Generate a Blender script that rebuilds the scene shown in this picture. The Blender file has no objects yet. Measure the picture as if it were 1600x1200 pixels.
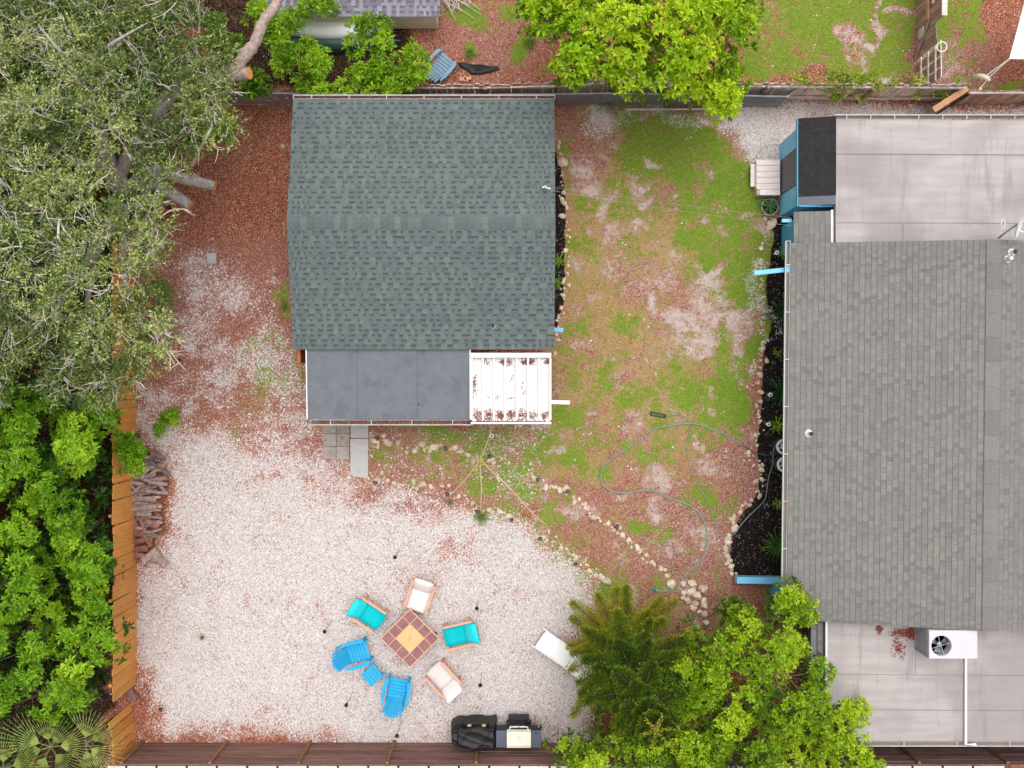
import bpy, math, random
import numpy as np
from mathutils import Vector, Matrix, Euler
R = math.radians
sc = bpy.context.scene
COL = sc.collection
H, F = 30.0, 1560.0            # camera height (m) and focal length in pixels of a 1600 px wide frame

# ------------------------------------------------------------------ camera, sky, sun, exposure
cam = bpy.data.cameras.new('camera'); camo = bpy.data.objects.new('camera', cam); COL.objects.link(camo)
camo.location = (0, 0, H); camo.rotation_euler = (0, 0, 0)
cam.sensor_width = 36; cam.lens = 36 * F / 1600; cam.clip_end = 500; cam.clip_start = .5
sc.camera = camo
w = bpy.data.worlds.new('World'); sc.world = w; w.use_nodes = True
nt = w.node_tree; nt.nodes.clear()
sky = nt.nodes.new('ShaderNodeTexSky'); sky.sky_type = 'NISHITA'; sky.sun_disc = False
sky.sun_elevation = R(76); sky.sun_rotation = R(20); sky.dust_density = 6; sky.air_density = 1.2; sky.ozone_density = 1
hs = nt.nodes.new('ShaderNodeHueSaturation'); hs.inputs['Saturation'].default_value = .05
bg = nt.nodes.new('ShaderNodeBackground'); bg.inputs['Strength'].default_value = .15
wo = nt.nodes.new('ShaderNodeOutputWorld')
nt.links.new(sky.outputs[0], hs.inputs['Color']); nt.links.new(hs.outputs[0], bg.inputs[0]); nt.links.new(bg.outputs[0], wo.inputs[0])
sun = bpy.data.lights.new('sun', 'SUN'); sun.energy = 1.1; sun.angle = R(70); sun.color = (1, .97, .955)
suno = bpy.data.objects.new('sun', sun); COL.objects.link(suno)
# the sky's sun_rotation turns clockwise from +Y: direction to the sun
az, el = R(20), R(76)
sd = Vector((math.sin(az) * math.cos(el), math.cos(az) * math.cos(el), math.sin(el)))
suno.rotation_euler = sd.to_track_quat('Z', 'Y').to_euler(); suno.location = sd * 60
sc.view_settings.view_transform = 'Standard'; sc.view_settings.look = 'None'
sc.view_settings.gamma = 1; sc.view_settings.use_curve_mapping = False
sc.view_settings.exposure = 0.2
sc.render.engine = 'CYCLES'
sc.cycles.max_bounces = 6; sc.cycles.diffuse_bounces = 3; sc.cycles.transparent_max_bounces = 8
sc.cycles.use_denoising = True

rng = random.Random(11)
nrng = np.random.default_rng(7)
def W(px, py, z=0.0):           # a point of the 1600x1200 frame at height z -> the place
    k = (H - z) / F
    return Vector(((px - 800) * k, (600 - py) * k, z))

# ------------------------------------------------------------------ helpers
ORG = {}
def tag(o, label=None, cat=None, group=None, kind=None):
    if label: o['label'] = label
    if cat: o['category'] = cat
    if group: o['group'] = group
    if kind: o['kind'] = kind
    return o
def thing(name, label, cat, loc=(0, 0, 0), rz=0, group=None, local=False):
    o = bpy.data.objects.new(name, None); COL.objects.link(o); o.empty_display_size = .3
    o.location = loc; o.rotation_euler = (0, 0, rz)
    tag(o, label, cat, group)
    ORG[o.name] = Vector((0, 0, 0)) if local else Vector(loc)
    return o
def children(o): return [c for c in bpy.data.objects if c.parent == o]
def copy_tree(o, loc, rz, label=None, group=None):
    c = o.copy(); COL.objects.link(c); c.location = loc; c.rotation_euler = (0, 0, rz)
    if label: c['label'] = label
    if group: c['group'] = group
    for ch in children(o):
        d = ch.copy(); COL.objects.link(d); d.parent = c
        for g in children(ch):
            e = g.copy(); COL.objects.link(e); e.parent = d
    return c

class MB:
    def __init__(s): s.v = []; s.f = []; s.m = []
    def add(s, verts, faces, mi=0):
        b = len(s.v); s.v += [tuple(p) for p in verts]
        s.f += [tuple(b + i for i in f) for f in faces]; s.m += [mi] * len(faces); return s
    def box(s, c, size, rot=None, mi=0, bev=0):
        hx, hy, hz = [a / 2 for a in size]; c = Vector(c)
        M = Matrix.Identity(3) if rot is None else (rot if isinstance(rot, Matrix) else Euler(rot).to_matrix())
        if not bev:
            vs = [(x, y, z) for x in (-hx, hx) for y in (-hy, hy) for z in (-hz, hz)]
            fs = [(0, 1, 3, 2), (4, 6, 7, 5), (0, 4, 5, 1), (2, 3, 7, 6), (0, 2, 6, 4), (1, 5, 7, 3)]
        else:
            bev = min(bev, hx * .9, hy * .9, hz * .9)
            vs = []; idx = {}
            for x in (-1, 1):
                for y in (-1, 1):
                    for z in (-1, 1):
                        for a in range(3):
                            p = [x * hx, y * hy, z * hz]
                            for q in range(3):
                                if q != a: p[q] -= (x, y, z)[q] * bev
                            idx[(x, y, z, a)] = len(vs); vs.append(p)
            fs = []
            for a in range(3):
                b, d = (a + 1) % 3, (a + 2) % 3
                for sg in (-1, 1):
                    def k(sb, sd_, ax=a):
                        t = [0, 0, 0]; t[a] = sg; t[b] = sb; t[d] = sd_; return idx[(t[0], t[1], t[2], ax)]
                    q = [k(-1, -1), k(1, -1), k(1, 1), k(-1, 1)]
                    fs.append(tuple(q if sg > 0 else q[::-1]))
                for sb in (-1, 1):
                    for sd_ in (-1, 1):
                        def k2(sa, ax):
                            t = [0, 0, 0]; t[a] = sa; t[b] = sb; t[d] = sd_; return idx[(t[0], t[1], t[2], ax)]
                        q = [k2(-1, b), k2(1, b), k2(1, d), k2(-1, d)]
                        fs.append(tuple(q if sb * sd_ > 0 else q[::-1]))
            for x in (-1, 1):
                for y in (-1, 1):
                    for z in (-1, 1):
                        q = [idx[(x, y, z, a)] for a in range(3)]
                        fs.append(tuple(q if x * y * z > 0 else q[::-1]))
        return s.add([c + M @ Vector(p) for p in vs], fs, mi)
    def beam(s, p, q, wd, ht, mi=0, up=(0, 0, 1), bev=0):
        p, q = Vector(p), Vector(q); d = q - p; L = d.length; d.normalize()
        up = Vector(up)
        if abs(d.dot(up)) > .98: up = Vector((0, 1, 0))
        sd_ = up.cross(d).normalized(); u = d.cross(sd_)
        M = Matrix((d, sd_, u)).transposed()
        return s.box((p + q) / 2, (L, wd, ht), M, mi, bev)
    def tube(s, pts, rad, n=8, mi=0, cap=True):
        pts = [Vector(p) for p in pts]; N = len(pts)
        rad = [rad] * N if not hasattr(rad, '__len__') else rad
        vs = []; prev = None
        for i in range(N):
            d = (pts[min(i + 1, N - 1)] - pts[max(i - 1, 0)])
            d = d.normalized() if d.length > 1e-9 else Vector((0, 0, 1))
            if prev is None:
                a = Vector((0, 0, 1)) if abs(d.z) < .9 else Vector((1, 0, 0))
                x = a.cross(d).normalized()
            else:
                x = (prev - d * prev.dot(d)).normalized()
            prev = x; y = d.cross(x)
            for k in range(n):
                t = 2 * math.pi * k / n
                vs.append(pts[i] + (x * math.cos(t) + y * math.sin(t)) * rad[i])
        fs = [(i * n + k, i * n + (k + 1) % n, (i + 1) * n + (k + 1) % n, (i + 1) * n + k) for i in range(N - 1) for k in range(n)]
        if cap: fs += [tuple(range(n - 1, -1, -1)), tuple(range((N - 1) * n, N * n))]
        return s.add(vs, fs, mi)
    def lathe(s, prof, c=(0, 0, 0), n=20, mi=0, M=None):
        c = Vector(c); vs = []
        for r, z in prof:
            for k in range(n):
                t = 2 * math.pi * k / n; p = Vector((r * math.cos(t), r * math.sin(t), z))
                vs.append(c + (M @ p if M else p))
        N = len(prof)
        fs = [(i * n + k, i * n + (k + 1) % n, (i + 1) * n + (k + 1) % n, (i + 1) * n + k) for i in range(N - 1) for k in range(n)]
        if prof[0][0] > 1e-6: fs.append(tuple(range(n - 1, -1, -1)))
        if prof[-1][0] > 1e-6: fs.append(tuple(range((N - 1) * n, N * n)))
        return s.add(vs, fs, mi)
    def prism(s, poly, z0, z1, mi=0):       # poly counter-clockwise, xy
        n = len(poly)
        vs = [(p[0], p[1], z0) for p in poly] + [(p[0], p[1], z1) for p in poly]
        fs = [tuple(range(n - 1, -1, -1)), tuple(range(n, 2 * n))] + [(i, (i + 1) % n, n + (i + 1) % n, n + i) for i in range(n)]
        return s.add(vs, fs, mi)
    def slab(s, q, th, mi=0):               # four corner points of the top face (ccw from above), thickness down
        q = [Vector(p) for p in q]; n = (q[1] - q[0]).cross(q[3] - q[0]).normalized() * th
        vs = q + [p - n for p in q]
        return s.add(vs, [(0, 1, 2, 3), (7, 6, 5, 4)] + [(i, i + 4, (i + 1) % 4 + 4, (i + 1) % 4) for i in range(4)], mi)
    def build(s, name, mats, parent=None, smooth=False, org=None, local=False):
        if org is None: org = ORG.get(parent.name, Vector((0, 0, 0))) if parent else Vector((0, 0, 0))
        org = Vector(org)
        me = bpy.data.meshes.new(name)
        me.from_pydata([(x - org.x, y - org.y, z - org.z) for x, y, z in s.v], [], s.f)
        if not isinstance(mats, (list, tuple)): mats = [mats]
        for m in mats: me.materials.append(m)
        if len(mats) > 1: me.polygons.foreach_set('material_index', s.m)
        if smooth: me.polygons.foreach_set('use_smooth', [True] * len(s.f))
        o = bpy.data.objects.new(name, me); COL.objects.link(o)
        if parent: o.parent = parent; ORG[o.name] = org
        else: o.location = org; ORG[o.name] = org
        return o
def fast_mesh(name, V, faces_flat, n_per, mats, parent=None, tone=None, org=(0, 0, 0), mi=None):
    """numpy mesh: V (n,3), faces_flat indices, n_per corners a face (constant)"""
    me = bpy.data.meshes.new(name); org = np.array(org, dtype=np.float32)
    V = np.asarray(V, dtype=np.float32) - org; nf = len(faces_flat) // n_per
    me.vertices.add(len(V)); me.vertices.foreach_set('co', V.ravel())
    me.loops.add(len(faces_flat)); me.loops.foreach_set('vertex_index', np.asarray(faces_flat, dtype=np.int32))
    me.polygons.add(nf); me.polygons.foreach_set('loop_start', np.arange(0, len(faces_flat), n_per, dtype=np.int32))
    if mi is not None: me.polygons.foreach_set('material_index', np.asarray(mi, dtype=np.int32))
    for m in (mats if isinstance(mats, (list, tuple)) else [mats]): me.materials.append(m)
    me.update(calc_edges=True)
    if tone is not None:
        a = me.attributes.new('tone', 'FLOAT', 'POINT'); a.data.foreach_set('value', np.asarray(tone, dtype=np.float32))
    o = bpy.data.objects.new(name, me); COL.objects.link(o)
    if parent: o.parent = parent
    else: o.location = org
    return o

# ------------------------------------------------------------------ materials
def s2l(c): return tuple(((x / 255) / 12.92 if x / 255 <= .04045 else ((x / 255 + .055) / 1.055) ** 2.4) for x in c)
class NT:
    def __init__(s, name):
        s.m = bpy.data.materials.new(name); s.m.use_nodes = True; s.t = s.m.node_tree; s.t.nodes.clear()
        s.out = s.n('ShaderNodeOutputMaterial')
    def n(s, typ, **kw):
        x = s.t.nodes.new(typ)
        for k, v in kw.items(): setattr(x, k, v)
        return x
    def l(s, a, b): s.t.links.new(a, b)
    def put(s, sock, v):
        if isinstance(v, bpy.types.NodeSocket): s.l(v, sock)
        elif v is not None:
            if hasattr(v, '__len__') and len(v) == 3 and sock.type == 'RGBA': v = (*v, 1)
            sock.default_value = v
    def math(s, op, a, b=None, c=None, clamp=False):
        x = s.n('ShaderNodeMath', operation=op, use_clamp=clamp)
        for i, v in enumerate((a, b, c)):
            if v is not None: s.put(x.inputs[i], v)
        return x.outputs[0]
    def noise(s, vec, scale, detail=4, rough=.6, dist=0):
        x = s.n('ShaderNodeTexNoise'); s.put(x.inputs['Vector'], vec); x.inputs['Scale'].default_value = scale
        x.inputs['Detail'].default_value = detail; x.inputs['Roughness'].default_value = rough; x.inputs['Distortion'].default_value = dist
        return x.outputs['Fac']
    def mix(s, f, a, b, mode='MIX'):
        x = s.n('ShaderNodeMix', data_type='RGBA', blend_type=mode)
        s.put(x.inputs[0], f); s.put(x.inputs[6], a); s.put(x.inputs[7], b); return x.outputs[2]
    def ramp(s, f, stops, interp='LINEAR'):
        x = s.n('ShaderNodeValToRGB'); x.color_ramp.interpolation = interp; e = x.color_ramp.elements
        while len(e) < len(stops): e.new(.5)
        for i, (p, c) in enumerate(stops):
            e[i].position = p; e[i].color = (*c, 1) if len(c) == 3 else c
        s.put(x.inputs[0], f); return x.outputs[0]
    def map(s, f, a, b, c=0, d=1, smooth=False):
        x = s.n('ShaderNodeMapRange', interpolation_type='SMOOTHSTEP' if smooth else 'LINEAR'); x.clamp = True
        for i, v in enumerate((f, a, b, c, d)): s.put(x.inputs[i], v)
        return x.outputs[0]
    def attr(s, name): return s.n('ShaderNodeAttribute', attribute_name=name).outputs['Fac']
    def bump(s, h, strength=.5, dist=.02):
        x = s.n('ShaderNodeBump'); x.inputs['Strength'].default_value = strength; x.inputs['Distance'].default_value = dist
        s.l(h, x.inputs['Height']); return x.outputs[0]
    def principled(s, col, rough=.8, normal=None, metal=0, spec=.3):
        x = s.n('ShaderNodeBsdfPrincipled'); s.put(x.inputs['Base Color'], col); s.put(x.inputs['Roughness'], rough)
        x.inputs['Metallic'].default_value = metal; x.inputs['Specular IOR Level'].default_value = spec
        if normal is not None: s.l(normal, x.inputs['Normal'])
        return x.outputs[0]
    def done(s, sh): s.l(sh, s.out.inputs['Surface']); return s.m
def pmat(name, c1, c2=None, scale=6, rough=.75, bump=0, bscale=40, spec=.3, metal=0, rand=.0, stretch=(1, 1, 1), detail=5, dirt=None, dscale=2, lin=False, dlo=.55):
    """surface with grain: two colours (0-255 srgb albedo) mixed by noise, own brightness per object, bump, optional dirt"""
    t = NT(name); tc = t.n('ShaderNodeTexCoord')
    mp = t.n('ShaderNodeMapping'); mp.inputs['Scale'].default_value = stretch; t.l(tc.outputs['Object'], mp.inputs[0])
    oi = t.n('ShaderNodeObjectInfo'); off = t.n('ShaderNodeVectorMath', operation='ADD'); t.l(mp.outputs[0], off.inputs[0])
    sc_ = t.math('MULTIPLY', oi.outputs['Random'], 37.); t.l(sc_, off.inputs[1]); v = off.outputs[0]
    a = c1 if lin else s2l(c1); b = (c2 if lin else s2l(c2)) if c2 else tuple(x * .8 for x in a)
    n1 = t.noise(v, scale, detail, .65); col = t.mix(t.map(n1, .32, .68), a, b)
    if dirt:
        d = s2l(dirt); col = t.mix(t.map(t.noise(v, dscale, 8, .7), dlo, dlo + .18), col, d)
    if rand:
        f = t.map(oi.outputs['Random'], 0, 1, 1 - rand, 1 + rand); hv = t.n('ShaderNodeHueSaturation'); t.put(hv.inputs['Value'], f); t.put(hv.inputs['Color'], col); col = hv.outputs[0]
    nm = t.bump(t.noise(v, bscale, 6, .7), bump, .01) if bump else None
    return t.done(t.principled(col, rough, nm, metal, spec))
def leaf_mat(name, dark, mid, light, trans=.35, rough=.55):
    t = NT(name); f = t.attr('tone'); col = t.ramp(f, [(0, s2l(dark)), (.5, s2l(mid)), (1, s2l(light))])
    p = t.principled(col, rough, spec=.3); tr = t.n('ShaderNodeBsdfTranslucent'); t.l(col, tr.inputs[0])
    mx = t.n('ShaderNodeMixShader'); mx.inputs[0].default_value = trans; t.l(p, mx.inputs[1]); t.l(tr.outputs[0], mx.inputs[2])
    return t.done(mx.outputs[0])

M = {}
M['white'] = pmat('white_paint', (232, 230, 228), (216, 213, 210), 5, .5, dirt=(170, 155, 145), dscale=3, dlo=.66)
M['blue_paint'] = pmat('blue_paint', (84, 172, 216), (74, 160, 206), 3, .5, dirt=(48, 120, 165), dlo=.66)
M['blue_pale'] = pmat('pale_blue_paint', (132, 202, 236), (118, 190, 228), 3, .5)
M['dark_grey'] = pmat('dark_grey_panel', (95, 97, 108), (84, 86, 96), 6, .5)
M['charcoal'] = pmat('charcoal', (52, 52, 56), (42, 42, 46), 9, .6)
M['black'] = pmat('black_plastic', (30, 30, 33), (22, 22, 25), 9, .5)
M['cover'] = pmat('black_vinyl_cover', (25, 25, 28), (18, 18, 21), 5, .5, spec=.35)
M['metal'] = pmat('galvanised_metal', (170, 174, 178), (140, 145, 150), 12, .4, metal=.6)
M['bark_oak'] = pmat('grey_bark', (190, 180, 174), (138, 128, 123), 9, .9, bump=.8, bscale=30, stretch=(1, 1, .4))
M['bark_brown'] = pmat('brown_bark', (118, 100, 88), (84, 70, 62), 9, .9, bump=.7, bscale=30)
M['bark_pink'] = pmat('pinkish_bark', (196, 174, 164), (142, 122, 114), 12, .9, bump=.9, bscale=26)
M['cut'] = pmat('fresh_cut_wood', (238, 166, 110), (214, 136, 82), 14, .8)
M['twig'] = pmat('pale_twig', (222, 214, 206), (186, 176, 168), 8, .9)
M['driftwood'] = pmat('grey_log', (174, 152, 146), (122, 102, 98), 10, .9, bump=.9, bscale=30, rand=.42, stretch=(1, 1, 1))
M['redlog'] = pmat('reddish_log', (160, 112, 96), (112, 76, 66), 10, .9, bump=.8, bscale=30, rand=.2)
M['rock'] = pmat('pale_limestone', (232, 214, 194), (188, 166, 144), 5, .95, bump=1.0, bscale=9, rand=.16, dirt=(128, 104, 86), dscale=3, dlo=.56)
M['orange_wood'] = pmat('orange_stained_pine', (224, 160, 88), (204, 136, 64), 5, .7, bump=.3, bscale=50, rand=.13, stretch=(3, 3, .35))
M['brown_wood'] = pmat('dark_brown_plank', (150, 112, 102), (102, 74, 68), 4, .8, bump=.5, bscale=40, rand=.16, stretch=(.3, 4, 5), dirt=(58, 40, 37), dscale=3, dlo=.56)
M['post_wood'] = pmat('brown_post', (150, 108, 76), (122, 86, 58), 5, .8, bump=.4, bscale=40, rand=.1)
M['grey_wood'] = pmat('weathered_grey_wood', (222, 208, 200), (178, 162, 155), 6, .9, bump=.6, bscale=40, rand=.2, stretch=(2, 2, .4))
M['grey_brown_wood'] = pmat('weathered_brown_wood', (182, 156, 140), (134, 110, 98), 6, .9, bump=.6, bscale=40, rand=.22, stretch=(2, 2, .4))
M['tan_wood'] = pmat('tan_timber', (196, 150, 116), (172, 124, 92), 6, .8, bump=.3)
M['deck'] = pmat('bleached_deck_plank', (240, 228, 224), (218, 204, 199), 5, .8, bump=.3, rand=.06, stretch=(.5, 3, 3))
M['concrete'] = pmat('pale_concrete', (186, 182, 180), (170, 166, 164), 6, .9, bump=.2, dirt=(140, 130, 124), dscale=1.6, dlo=.6)
M['paver'] = pmat('grey_paver', (170, 160, 152), (146, 136, 128), 6, .95, bump=.4, rand=.1, dirt=(120, 106, 96), dscale=3, dlo=.55)
# ------------------------------------------------------------------ ground cover: what grows or lies where
ST = 4; GX0, GX1, GY0, GY1 = -400, 2000, -400, 1600
gw, gh = (GX1 - GX0) // ST + 1, (GY1 - GY0) // ST + 1
PX, PY = np.meshgrid(np.linspace(GX0, GX1, gw), np.linspace(GY0, GY1, gh))
def vnoise(cell, seed, octaves=4):
    r = np.random.default_rng(seed); out = np.zeros((gh, gw)); amp = 1.; tot = 0
    for o in range(octaves):
        c = max(cell / 2 ** o, ST); nx, ny = int((GX1 - GX0) / c) + 3, int((GY1 - GY0) / c) + 3
        g = r.random((ny, nx)); x = (PX - GX0) / c; y = (PY - GY0) / c
        xi = x.astype(int); yi = y.astype(int); fx = x - xi; fy = y - yi
        fx = fx * fx * (3 - 2 * fx); fy = fy * fy * (3 - 2 * fy)
        v = (g[yi, xi] * (1 - fx) + g[yi, xi + 1] * fx) * (1 - fy) + (g[yi + 1, xi] * (1 - fx) + g[yi + 1, xi + 1] * fx) * fy
        out += v * amp; tot += amp; amp *= .55
    out /= tot
    return np.clip((out - .5) * 1.9 + .5, 0, 1)
wx, wy = (vnoise(70, 1) - .5) * 46, (vnoise(70, 2) - .5) * 46
def poly(pts, soft=20, warp=1.):
    pts = np.array(pts, float); n = len(pts); x = PX + wx * warp; y = PY + wy * warp
    d = np.full(PX.shape, 1e9); ins = np.zeros(PX.shape, bool)
    for i in range(n):
        a, b = pts[i], pts[(i + 1) % n]; ex, ey = b - a
        t = np.clip(((x - a[0]) * ex + (y - a[1]) * ey) / (ex * ex + ey * ey + 1e-9), 0, 1)
        d = np.minimum(d, np.hypot(x - a[0] - t * ex, y - a[1] - t * ey))
        c = (a[1] > y) != (b[1] > y)
        with np.errstate(divide='ignore', invalid='ignore'):
            ins ^= c & (x < (b[0] - a[0]) * (y - a[1]) / (b[1] - a[1] + 1e-12) + a[0])
    sdist = np.where(ins, d, -d)
    t = np.clip((sdist + soft) / (2 * soft), 0, 1)
    return t * t * (3 - 2 * t)
def blobs(lst, warp=1.):
    out = np.zeros(PX.shape)
    for x, y, rx, ry, v in lst:
        q = ((PX + wx * warp - x) / rx) ** 2 + ((PY + wy * warp - y) / ry) ** 2
        out = np.maximum(out, v * np.exp(-q * q * .8))
    return out
n_big, n_mid, n_fine, n_f2 = vnoise(160, 3), vnoise(60, 4), vnoise(22, 5), vnoise(26, 6)
# white shell gravel
gravel = .93 * poly([(216, 610), (262, 640), (320, 680), (400, 700), (470, 705), (520, 735), (560, 758), (640, 772), (700, 788), (770, 805), (845, 838), (900, 880), (934, 925), (930, 955), (905, 985), (880, 1005), (905, 1060), (935, 1110), (940, 1162), (240, 1160), (212, 1156), (212, 900), (250, 850), (262, 760), (212, 690)], 26, .8)
gravel = np.maximum(gravel, .3 * poly([(250, 420), (330, 390), (400, 430), (450, 520), (480, 600), (480, 660), (560, 690), (575, 740), (400, 720), (230, 640), (240, 560)], 30) * np.clip(.25 + 1.5 * n_mid, 0, 1.3))
gravel = np.maximum(gravel, blobs([(310, 440, 30, 20, .36), (365, 452, 24, 20, .5), (325, 535, 32, 34, .66), (310, 470, 24, 14, .5), (330, 470, 60, 50, .16), (275, 610, 44, 24, .5), (345, 590, 40, 26, .42), (400, 560, 30, 34, .3), (440, 600, 24, 44, .42), (255, 625, 36, 26, .75), (440, 690, 50, 26, .5)]))
gravel = np.maximum(gravel, .93 * poly([(1125, 195), (1160, 172), (1240, 164), (1640, 164), (1640, 196), (1262, 196), (1262, 262), (1200, 262), (1168, 238), (1150, 205)], 14, .6))
gravel = np.maximum(gravel, blobs([(1080, 178, 60, 14, .4), (960, 195, 50, 16, .3), (1191, 450, 9, 70, .5), (1196, 560, 6, 60, .3)]))
gravel = np.maximum(gravel, .12 * poly([(560, 660), (860, 660), (860, 800), (700, 790), (560, 750)], 20))
gravel -= .55 * blobs([(640, 790, 45, 10, 1), (690, 800, 40, 16, .8), (650, 880, 26, 22, .5), (700, 855, 22, 20, .5), (720, 870, 30, 26, .5), (440, 745, 50, 16, .5), (560, 775, 34, 16, .9), (300, 700, 60, 20, .3), (215, 1060, 26, 60, .6), (230, 1130, 32, 34, .8), (330, 1152, 60, 8, .3), (480, 1153, 50, 8, .25), (650, 1151, 50, 8, .3), (700, 1138, 40, 16, .6), (214, 950, 10, 160, .5), (505, 760, 30, 10, .5), (420, 830, 60, 12, .3), (860, 1130, 40, 14, .4), (690, 950, 140, 10, .15), (230, 780, 60, 100, .9)]) * (.5 + n_mid)
gravel -= .5 * np.clip(vnoise(16, 41, 3) * 3 - 2.4, 0, 1) + .16 * np.clip(vnoise(90, 42, 4) * 2.5 - 1.6, 0, 1)
spars = poly([(200, 370), (470, 370), (480, 660), (560, 700), (500, 730), (215, 640)], 30)
gravel *= 1 - spars * (1 - np.clip(.15 + 1.9 * vnoise(34, 44, 4) ** 1.5, 0, 1.25))
gravel = np.clip(gravel - .1 * (n_fine - .35) - .22 * np.clip(n_f2 - .62, 0, 1) * 2, 0, 1)
# grass
lawn = poly([(868, 165), (1235, 165), (1200, 330), (1190, 520), (1185, 700), (1150, 800), (1140, 900), (1200, 980), (1000, 1010), (930, 880), (840, 790), (560, 745), (560, 664), (866, 662)], 14)
grass = blobs([(1050, 225, 80, 60, .95), (1020, 300, 80, 40, .72), (980, 320, 40, 50, .6), (1060, 340, 70, 40, .66), (1160, 390, 56, 100, 1.3), (1150, 300, 60, 70, 1.0), (1155, 545, 42, 74, 1.15), (1120, 645, 66, 54, 1.25), (1060, 260, 100, 66, 1.05), (1090, 330, 90, 50, .8), (900, 690, 60, 70, .8), (935, 620, 60, 60, .72), (860, 720, 50, 46, .7), (1080, 330, 90, 60, .6), (640, 725, 56, 24, .72), (700, 730, 50, 22, .7), (590, 720, 30, 24, .6), (690, 672, 70, 14, .6), (800, 775, 80, 40, .85), (860, 800, 70, 40, .8), (890, 850, 50, 40, .6), (760, 720, 60, 30, .6), (930, 880, 60, 26, .7), (990, 905, 80, 24, .6), (1010, 830, 34, 18, .75), (1040, 730, 20, 26, .75), (1100, 760, 26, 50, .7), (920, 735, 22, 18, .8), (910, 500, 34, 60, .42), (950, 450, 40, 50, .4), (1000, 480, 60, 40, .35), (900, 400, 30, 40, .5), (1000, 620, 60, 60, .5), (1060, 300, 60, 50, .55), (990, 395, 40, 26, .5), (1120, 900, 40, 30, .45), (1170, 950, 40, 40, .5), (1130, 990, 40, 30, .4)])
grass = np.maximum(grass, .5 * lawn * np.clip(n_mid * 1.9 - .72, 0, 1))
grass = grass * (.55 + .75 * n_mid)
grass = np.maximum(grass, blobs([(750, 810, 30, 14, .8), (755, 790, 14, 12, .7), (330, 990, 8, 6, .7), (420, 590, 50, 50, .8), (385, 540, 26, 20, .6), (460, 480, 16, 34, .7), (400, 470, 24, 14, .4), (470, 640, 16, 40, .4), (430, 545, 30, 30, .4), (440, 470, 14, 20, .6), (360, 590, 20, 16, .4), (370, 690, 24, 18, .4), (400, 640, 50, 40, .3), (700, 825, 12, 8, .6), (262, 655, 10, 8, 0)]) * (.4 + .8 * n_fine))
yard = poly([(1150, -60), (1436, -60), (1432, 122), (1150, 122)], 12)
grass = np.maximum(grass, yard * np.clip(1.3 - .7 * np.clip(n_big - .5, 0, 1) * 2, .5, 1))
grass = np.maximum(grass, blobs([(1500, 30, 36, 90, .8), (1530, 60, 34, 60, .5), (1550, 128, 60, 12, .9), (1500, 110, 20, 20, .3), (730, 86, 14, 10, .95), (829, 66, 12, 16, .95), (760, 22, 50, 26, .75), (830, 20, 26, 20, .8), (1590, 130, 40, 10, .8), (862, 100, 16, 12, .4)]))
chop = np.clip(.3 + 1.35 * vnoise(30, 31, 5), .3, 1.35); chop2 = vnoise(46, 32, 5)
grass = np.maximum(grass, .5 * lawn * np.clip(chop2 * 2 - .8, 0, 1)) * (chop * (1 - .6 * yard) + .6 * yard)
grass -= .9 * blobs([(1355, 22, 10, 34, .9), (1310, 50, 24, 16, .6), (1345, 60, 10, 10, .8), (1320, 82, 12, 20, .5), (1390, 112, 26, 10, .8), (1400, 4, 20, 8, 1), (1300, 108, 20, 6, .5)])
# bare sand
sand = blobs([(905, 265, 16, 36, .7), (1012, 266, 16, 8, .9), (955, 195, 26, 22, .7), (960, 225, 20, 14, .5), (935, 320, 12, 26, .8), (985, 290, 14, 12, .6), (1005, 312, 18, 8, .8), (950, 365, 22, 18, .8), (1000, 355, 18, 16, .6), (920, 405, 34, 10, .6), (1040, 405, 30, 26, .6), (965, 415, 30, 18, .5), (1030, 440, 40, 16, .5), (985, 460, 20, 20, .4), (1110, 470, 50, 40, .7), (1125, 440, 16, 26, .8), (1050, 490, 40, 14, .9), (1000, 480, 10, 30, .8), (1100, 530, 36, 26, .9), (1080, 510, 60, 30, .6), (1040, 545, 30, 34, .5), (1020, 570, 40, 34, .5), (1000, 600, 40, 20, .4), (1050, 650, 24, 30, .5), (985, 680, 26, 16, .7), (1048, 745, 22, 30, .7), (1045, 800, 14, 18, .7), (1130, 710, 22, 14, .5), (970, 655, 10, 16, .6), (835, 675, 26, 18, .7), (930, 330, 20, 20, .4), (1190, 390, 16, 10, .7), (1195, 370, 14, 20, .6), (1070, 870, 12, 10, .7), (965, 858, 14, 8, .6), (640, 715, 20, 10, .5), (655, 735, 12, 10, .6), (720, 665, 20, 10, .5), (430, 157, 28, 10, .5), (1360, 20, 14, 36, .8), (1310, 50, 30, 18, .6), (1345, 62, 12, 12, .8), (1390, 112, 34, 12, .8), (1400, 2, 26, 10, .9), (1330, 80, 14, 24, .5), (1490, 90, 36, 40, .4), (720, 4, 26, 14, .7), (870, 690, 24, 12, .4), (1120, 350, 30, 10, .5), (1180, 345, 16, 12, .6)])
sand = np.maximum(sand, np.maximum(lawn, .55 * yard) * np.maximum(.8 * np.clip(vnoise(50, 33, 5) * 2.6 - 1.72, 0, 1), .8 * np.clip(vnoise(24, 35, 4) * 2.6 - 1.78, 0, 1))) * (.5 + .75 * n_fine)
# dry yellowed thatch
dry = lawn * (.56 + .4 * blobs([(910, 470, 60, 160, 1), (960, 560, 70, 60, .9), (1000, 620, 60, 60, .6), (1030, 400, 60, 60, .7), (890, 330, 40, 50, .4), (1090, 690, 40, 40, .4)])) * (.4 + .9 * n_mid)
dry = np.maximum(dry, yard * .55 * np.clip(vnoise(60, 43, 5) * 2.2 - .9, 0, 1))
dry *= 1 - .75 * blobs([(1080, 840, 110, 90, 1), (1170, 730, 40, 90, 1), (1165, 620, 20, 60, 1), (890, 220, 30, 60, 1), (910, 790, 70, 26, .8), (1050, 900, 70, 40, .8)])
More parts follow.
